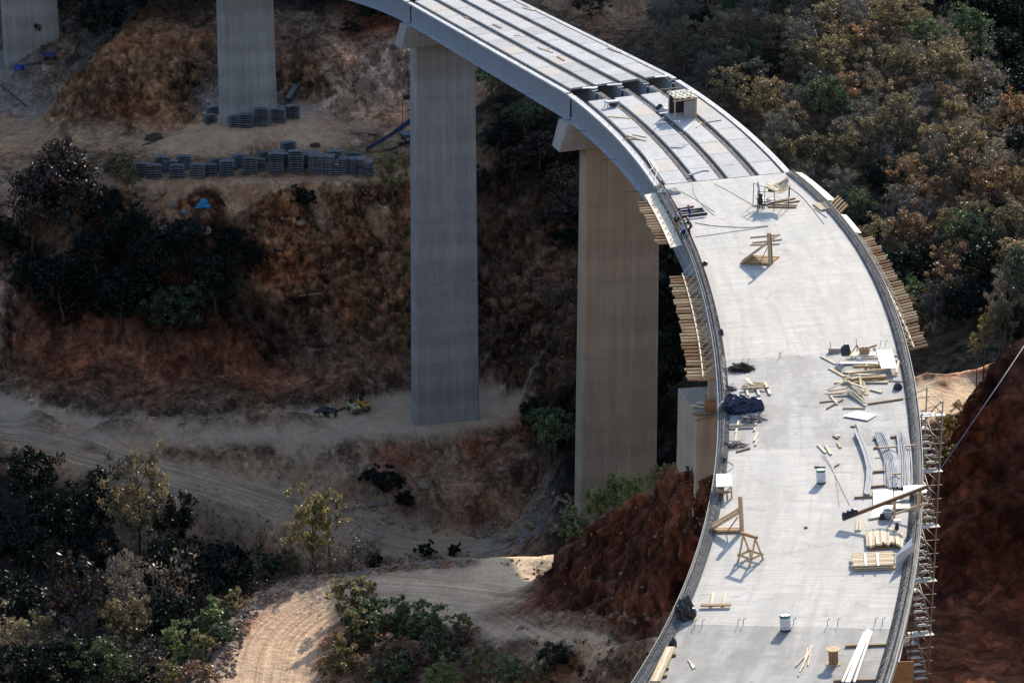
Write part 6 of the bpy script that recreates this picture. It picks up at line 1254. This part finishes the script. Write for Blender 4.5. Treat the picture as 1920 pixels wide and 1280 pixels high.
for i, (x, y) in enumerate([(621,782),(603,781),(596,781)]):
    p = gnd(x, y); rr = empty('steel_drum', p + Vector((0, 0, .3)), .4, f'{["largest", "middle", "small left"][i]} pale barrel lying before the black heap', 'drum'); mb = MB(); k = [1.2, .8, .6][i]; mb.lathe([(0, -.42 * k), (.3 * k, -.42 * k), (.3 * k, -.14 * k), (.32 * k, -.12 * k), (.3 * k, -.1 * k), (.3 * k, .42 * k), (0, .42 * k)], 14, Matrix.Rotation(R(90), 4, 'X')); mb.build('shell', simple('drum_cream', (.42, .37, .26), .6, .3), rr); mb = MB(); mb.disc((0, 0, .43 * k), .27 * k, 14, Matrix.Rotation(R(90), 4, 'X')); mb.build('lid', simple('drum_yellow', (.42, .32, .1), .6, .3), rr)
for (a, b), w_, h_, m, lb in [(((622,776),(646,766)),.25,.2,M_DARKST,'dark beam on the ground between heap and rollers'),(((540,192),(556,166)),.9,.7,M_DARKST,'dark steel beam leaning at the cliff right of the mound pier'),(((690,253),(706,254)),.4,.2,M_BLACK,'dark timber lying on the terrace before the pale cliff'),(((712,286),(745,278)),.3,.25,M_DARKST,'dark pole on the terrace under the blue boom, left'),(((748,272),(775,268)),.5,.4,M_DARKST,'dark beam on the terrace under the blue boom, right'),(((0,160),(0+50,200)),.3,.05,M_DARKST,'dark pipe along the small road below the top left pier'),(((265,275),(300,262)),.2,.15,M_DARKST,'dark stick at the foot of the ochre cliff'),(((540,446),(572,450)),.25,.2,M_WOODD,'log caught on the bank below the terrace'),(((560,556),(600,552)),.25,.2,M_WOODD,'log caught low on the cut left of the middle pier')]:
    A, B = gnd(*a), gnd(*b); c = (A + B) / 2; mb = MB(); mb.bar(A - c, B - c, w_, h_); o = mb.build('steel_beam' if m != M_WOODD else 'log', m); o.location = c + Vector((0, 0, .05)); tag(o, lb, 'beam' if m != M_WOODD else 'log')
lump_r = [(290,262,1.5,.8,.9,'dark spoil heap at the foot of the ochre cliff'),(590,275,.8,.5,.6,'dark scrap heap behind the small stacks')]
for x, y, sx, sy, sz, lb in lump_r: o = lump('spoil_heap', 1400, 700, sx, sy, sz, simple('dark_soil', (.07, .055, .045), .9, .1, 0, .4, 2), lb, 'heap', int(x), 0, 0, .4, 4); place(o, x, y)
for x, y, s_, lb in [(262,352,1.3,'large tan boulder under the left end of the terrace'),(290,372,1.0,'boulder on the bank under the second stack'),(322,385,1.1,'boulder below the blue scrap'),(265,392,1.2,'boulder at the lower left of the boulder field'),(305,362,.8,'flat boulder beneath the third stack'),(345,372,.7,'small boulder left of the blue tarpaulin'),(700,945,.9,'boulder on the embankment under the dirt pad'),(470+640/3*1.5,905,.7,'boulder on the embankment left of the spill'),(940,882,.8,'boulder on the embankment below the pad rim'),(795,912,.9,'pale boulder stuck in the embankment'),(1000,985,1.0,'boulder in the rubble before the brownish pier'),(960,1010,.9,'boulder at the junction of the lower road'),(565,420,.8,'boulder on the bank below the dark shrubs'),(1000,740,.8,'pale rock at the back of the dirt pad')]:
    bm = bmesh.new(); bmesh.ops.create_icosphere(bm, subdivisions=3, radius=1); sd_ = x * .37
    for v in bm.verts:
        q = v.co.copy(); k = 1 + .35 * noise.noise(q * 1.1 + Vector((sd_, 0, 0))) + .12 * noise.noise(q * 3 + Vector((0, sd_, 0))); v.co = Vector((q.x * k * 1.2, q.y * k, q.z * k * .75)) * s_ * .75
    me = bpy.data.meshes.new('boulder'); bm.to_mesh(me); bm.free(); me.materials.append(M_ROCK); o = mesh_obj('boulder', me); place(o, x, y, .1); tag(o, lb, 'boulder')

# ------------------------------------------------------------------ road rollers and crane lorry
def roller(px, py, rz, label, body):
    r = empty('road_roller', gnd(px, py) + Vector((0, 0, .02)), rz, label, 'road roller'); Y = body; K = M_BLACK
    for y, nm in ((-1.05, 'drum'), (1.05, 'drum')): mb = MB(); mb.lathe([(0, -.6), (.42, -.6), (.45, -.57), (.45, .57), (.42, .6), (0, .6)], 24, Matrix.Translation((0, y, .45)) @ Matrix.Rotation(R(90), 4, 'Y')); mb.build(nm, simple('roller_drum', (.12, .12, .125), .4, .5, .5, .3, 3), r)
    for sx in (-.68, .68):
        mb = MB(); mb.box((sx, -1.05, .62), (.1, .5, .5)); mb.build('drum_yoke', Y, r, bevel=.03); mb = MB(); mb.box((sx, 1.05, .62), (.1, .5, .5)); mb.build('drum_yoke', Y, r, bevel=.03)
    mb = MB(); P = [(-.6, -1.55, .85), (.6, -1.55, .85), (.6, -.25, .85), (-.6, -.25, .85), (-.5, -1.5, 1.22), (.5, -1.5, 1.22), (.52, -.3, 1.42), (-.52, -.3, 1.42)]; mb.hexa([Vector(p) for p in P]); hd = mb.build('engine_hood', Y, r, bevel=.07)
    mb = MB(); mb.box((0, -1.0, 1.36), (.5, .4, .05)); mb.build('grille', K, hd)
    mb = MB(); mb.box((0, .75, 1.0), (1.2, 1.5, .35)); mb.build('platform', Y, r, bevel=.05)
    mb = MB(); mb.box((0, .55, 1.28), (.5, .5, .2)); mb.box((0, .8, 1.55), (.5, .12, .5)); mb.build('seat', K, r, bevel=.04)
    mb = MB(); mb.lathe([(.2, -.015), (.23, 0), (.2, .015), (.18, 0), (.2, -.015)], 16, Matrix.Translation((0, .05, 1.65)) @ Matrix.Rotation(R(35), 4, 'X')); mb.tube([(0, -.1, 1.3), (0, .05, 1.63)], .04, 6); mb.build('steering_wheel', K, r)
    mb = MB(); mb.tube([(-.58, 1.15, 1.1), (-.58, 1.15, 2.45), (-.45, 1.15, 2.62), (.45, 1.15, 2.62), (.58, 1.15, 2.45), (.58, 1.15, 1.1)], .06, 8); mb.build('roll_bar', K, r)
    for sx in (-.4, .4): mb = MB(); mb.box((sx, -1.58, 1.0), (.16, .06, .12)); mb.build('headlight', simple('lamp_glass', (.6, .6, .55), .2, .5), r)
    return r
roller(662, 772, R(28), 'pale yellow road roller at the cliff foot, left of the pair', simple('roller_cream', (.48, .38, .18), .5, .4, 0, .2, 3)); roller(681, 767, R(28), 'orange yellow road roller at the cliff foot, right of the pair', simple('roller_yellow', (.55, .26, .03), .5, .4, 0, .2, 3))
# crane lorry mostly hidden behind the middle pier
cp = gnd(800, 262); r = empty('crane_lorry', cp, R(-72), 'crane lorry half hidden behind the middle pier, blue boom lowered to the stacks', 'lorry'); BL = simple('crane_blue', (.012, .03, .085), .5, .4, 0, .2, 3)
zf = 1.0; box_part(r, 'chassis', (0, 0, zf), (2.4, 8.5, .35), M_DARKST, 0, .03); box_part(r, 'flat_bed', (0, -1.2, zf + .3), (2.5, 5.8, .22), simple('bed_grey', (.12, .13, .15), .6, .3), 0, .03)
mb = MB(); P = [(-1.2, 2.1, .8), (1.2, 2.1, .8), (1.2, 4.4, .8), (-1.2, 4.4, .8), (-1.1, 2.1, 3.0), (1.1, 2.1, 3.0), (1.1, 3.9, 3.0), (-1.1, 3.9, 3.0)]; mb.hexa([Vector(p) for p in P]); cb = mb.build('cab', BL, r, bevel=.1); mb = MB(); mb.box((0, 4.2, 2.35), (1.9, .06, .8), Matrix.Rotation(R(-13), 3, 'X')); mb.build('windscreen', M_BLACK, cb)
for x in (-1.05, 1.05):
    for y in (3.3, -2.2, -3.4):
        w_ = empty('wheel', (x, y, .52)); w_.parent = r; MX = Matrix.Rotation(R(90), 4, 'Y')
        mb = MB(); mb.lathe([(.3, -.16), (.48, -.16), (.53, -.1), (.53, .1), (.48, .16), (.3, .16)], 22, MX); mb.build('tyre', M_BLACK, w_); mb = MB(); mb.lathe([(0, -.1), (.12, -.12), (.3, -.15), (.3, .15), (.12, .12), (0, .1)], 16, MX); mb.build('rim', simple('rim_grey', (.22, .22, .23), .5, .4), w_)
mi = r.matrix_basis.inverted() if False else (Matrix.Translation(cp) @ Matrix.Rotation(R(-72), 4, 'Z')).inverted()
tip = gnd(692, 283) + Vector((0, 0, .5)); top = Gy(800, 205, cp.y + 1); mb = MB(); a_, b_ = mi @ tip, mi @ top; mid = a_.lerp(b_, .45) + Vector((0, 0, -.25)); mb.bar(a_, mid, .55, .55, (0, 0, 1), False); mb.bar(mid, b_, .7, .75, (0, 0, 1), False); mb.build('lower_boom', BL, r); mb = MB(); mb.bar(mi @ (tip + Vector((-.2, 0, .2))), mi @ (tip + Vector((-.25, -.1, -.5))), .3, .3, (1, 0, 0), False); mb.build('grab', M_BLACK, r)
ja, jb = Gy(756, 183, cp.y), Gy(830, 170, cp.y + 1); mb = MB(); mb.bar(mi @ ja, mi @ jb, .6, .6, (0, 0, 1), False); jib = mb.build('upper_boom', simple('crane_red', (.20, .035, .03), .5, .4), r); mb = MB(); mb.bar(mi @ ja, mi @ ja.lerp(jb, .17), .7, .75, (0, 0, 1), False); mb.build('boom_head', M_BLACK, jib)
ra = Gy(754.5, 186, cp.y - .2); rb = Gy(754.5, 232, cp.y - .2); mb = MB(); mb.tube([mi @ ra, mi @ rb], .06, 4); mb.build('hoist_rope', M_BLACK, r); mb = MB(); mb.bar(mi @ top, mi @ jb, .5, .5, (1, 0, 0), False); mb.bar((0, 1.4, 1.3), mi @ jb, .6, .6, (1, 0, 0), False); mb.build('crane_mast', BL, r)
mb = MB(); mb.bar((-1.9, -3.6, 0), (-1.9, -3.6, 1.3), .2, .2, (1, 0, 0), False); mb.bar((-1.9, -3.6, 1.2), (0, -3.6, 1.2), .2, .2); mb.build('outrigger', M_DARKST, r)
# small equipment beside the top left pier
p = gnd(92, 112); r = empty('concrete_pump', p, .3, 'dark small machine at the foot of the shaded top left pier', 'machine'); box_part(r, 'body', (0, 0, .9), (2.2, 1.2, .9), simple('machine_blue', (.04, .06, .14), .6, .3)); box_part(r, 'hopper', (-1.1, 0, 1.3), (.9, 1.1, .5), M_DARKST)
for x in (-.7, .7):
    for y in (-.55, .55): mb = MB(); mb.lathe([(0, -.1), (.4, -.1), (.4, .1), (0, .1)], 14, Matrix.Translation((x, y, .4)) @ Matrix.Rotation(R(90), 4, 'X')); mb.build('wheel', M_BLACK, r)
for i, (x, y, L) in enumerate([(70,120,3.5),(110,122,4),(50,124,3)]): p = gnd(x, y); mb = MB(); mb.bar((-L / 2, 0, 0), (L / 2, .2, .05), .25, .15); o = mb.build('steel_beam', M_DARKST); o.location = p + Vector((0, 0, .05)); tag(o, f'dark beam on the ledge of the shaded top left pier, {["middle", "right", "left"][i]} one', 'beam')
# ------------------------------------------------------------------ workers
def skin_mesh(name, joints, bones, mat, parent, root=0, sub=1):
    me = bpy.data.meshes.new(name); me.from_pydata([j[0] for j in joints], bones, []); o = mesh_obj(name, me, parent); me.materials.append(mat)
    md = o.modifiers.new('skin', 'SKIN'); md.use_smooth_shade = True
    if not me.skin_vertices: me.skin_vertices.new()
    for i, j in enumerate(joints):
        sv = me.skin_vertices[0].data[i]; rr = j[1]; sv.radius = rr if hasattr(rr, '__len__') else (rr, rr); sv.use_root = (i == root)
    sb = o.modifiers.new('sub', 'SUBSURF'); sb.levels = sub; sb.render_levels = sub; return o
M_SKIN = simple('skin', (.30, .16, .09), .6, .3, 0, .1, 3)
def worker(px, py, rz, label, shirt, pants, helmet, bend, arms, h=0.0):
    """bend: forward lean of the trunk in radians; arms: (shoulder swing, elbow bend) for left and right"""
    r = empty('person', D(px, py, 0) + Vector((0, 0, h)), rz, label, 'person')
    hip = Vector((0, -.12 * bend, .92 - .10 * bend)); fw = Vector((0, math.sin(bend), math.cos(bend)))       # +Y is the way the person faces
    chest = hip + fw * .34; neck = hip + fw * .53; hd = neck + Vector((0, math.sin(bend * .7), math.cos(bend * .7))) * .11; crown = hd + Vector((0, math.sin(bend * .7), math.cos(bend * .7))) * .13
    face = Vector((0, math.cos(bend * .7), -math.sin(bend * .7)))
    J = [(hip, .13), (hip + fw * .17, .125), (chest, (.16, .12)), (neck, .06), (hd, .085), (crown, .08), (hd + face * .075 - Vector((0, 0, .02)), .035)]; Bn = [(0, 1), (1, 2), (2, 3), (3, 4), (4, 5), (4, 6)]
    sl = [(hip + fw * -.02, (.155, .125)), (hip + fw * .17, .145), (chest, (.19, .135)), (neck - fw * .05, .085)]; sB = [(0, 1), (1, 2), (2, 3)]; tr = [(hip + fw * .05, (.165, .135)), (hip - fw * .04, (.165, .135))]; tB = [(0, 1)]
    for sd, (sw, el) in zip((-1, 1), arms):
        sh = chest + fw * .12 + Vector((.19 * sd, 0, 0)); a = bend * .3 + sw; d1 = Vector((.12 * sd, math.sin(a), -math.cos(a))).normalized(); eb = sh + d1 * .29; a2 = a + el; d2 = Vector((-.05 * sd, math.sin(a2), -math.cos(a2))).normalized(); wr = eb + d2 * .25
        k = len(J); J += [(sh, .06), (eb, .042), (wr, .03), (wr + d2 * .07, (.036, .018))]; Bn += [(2, k), (k, k + 1), (k + 1, k + 2), (k + 2, k + 3)]
        side = Vector((1, 0, 0)); cu = (d2.cross(side)).normalized()
        for fi in range(4):
            L = (.075, .085, .08, .06)[fi]; b0 = wr + d2 * .09 + side * (.027 - .018 * fi); m = len(J); J += [(b0, .010), (b0 + d2 * L * .5 + cu * .012, .009), (b0 + d2 * L * .85 + cu * .045, .008)]; Bn += [(k + 3, m), (m, m + 1), (m + 1, m + 2)]
        m = len(J); J += [(wr + d2 * .035 - side * .04 * sd, .012), (wr + d2 * .08 - side * .058 * sd + cu * .02, .010)]; Bn += [(k + 2, m), (m, m + 1)]
        q = len(sl); sl += [(sh, .075), (eb, .056), (eb + d2 * .17, .043)]; sB += [(2, q), (q, q + 1), (q + 1, q + 2)]
        th = hip + Vector((.1 * sd, 0, -.04)); kn = Vector((.12 * sd, .10 + .12 * bend, .48 - .05 * bend)); an = Vector((.13 * sd, -.02 + .06 * sd, .08)); toe = an + Vector((.02 * sd, .17, -.03))
        m = len(J); J += [(th, .085), (kn, .06), (an, .045), (toe, (.045, .03))]; Bn += [(0, m), (m, m + 1), (m + 1, m + 2), (m + 2, m + 3)]
        q = len(tr); tr += [(th, .105), (kn, .078), (an + Vector((0, 0, .03)), .065)]; tB += [(1, q), (q, q + 1), (q + 1, q + 2)]
        mb = MB(); mb.box(an + Vector((.01 * sd, .06, -.03)), (.10, .29, .10)); mb.build('boot', M_BLACK, r, bevel=.03)
    body = skin_mesh('body', J, Bn, M_SKIN, r); skin_mesh('shirt', sl, sB, shirt, r); skin_mesh('trousers', tr, tB, pants, r)
    up = (crown - hd).normalized(); q = up.to_track_quat('Z', 'Y').to_matrix().to_4x4(); mb = MB(); Mx = Matrix.Translation(hd + up * .06) @ q
    mb.lathe([(.155, 0), (.125, .012), (.122, .05), (.10, .105), (.055, .135), (0, .142)], 18, Mx); hm = mb.build('helmet', helmet, r)
    mb = MB(); mb.box(hd + face * .15 + up * .065, (.16, .09, .015)); mb.build('brim', helmet, hm)
    for sx in (-.03, .03): mb = MB(); mb.lathe([(0, -.012), (.012, 0), (0, .012)], 8, Matrix.Translation(hd + face * .085 + Vector((sx, 0, 0)) + up * .01)); mb.build('eye', M_BLACK, r)
    return r
CL_ = lambda n, c: simple(n, c, .85, .15, 0, .2, 4)
H_R, H_B, H_G = simple('helmet_orange', (.62, .06, .015), .35, .5, 0, .08), simple('helmet_blue', (.015, .04, .32), .35, .5, 0, .08), simple('helmet_green', (.01, .16, .07), .35, .5, 0, .08)
worker(1268, 437, R(-10), 'worker in blue helmet, black top and tan trousers bending over the left deck edge', CL_('shirt_black', (.012, .012, .015)), CL_('trousers_tan', (.30, .22, .16)), H_B, .35, ((.5, .5), (.5, .6)), .05)
worker(1281, 446, R(25), 'worker in green helmet and pale grey shirt crouching among the rebar', CL_('shirt_grey', (.42, .45, .52)), CL_('trousers_blue', (.02, .04, .16)), H_G, .75, ((.4, .4), (.5, .5)), -.15)
worker(1294, 441, R(60), 'worker in orange helmet and black jacket stooping at the inner side of the left edge', CL_('shirt_black', (.012, .012, .015)), CL_('trousers_black', (.02, .022, .03)), H_R, .6, ((.6, .5), (.4, .5)))
worker(1293, 419, R(75), 'worker in orange helmet and royal blue overall standing beside the dark steel channels', CL_('overall_blue', (.02, .02, .24)), CL_('overall_blue', (.02, .02, .24)), H_R, .25, ((.6, .6), (.5, .6)))
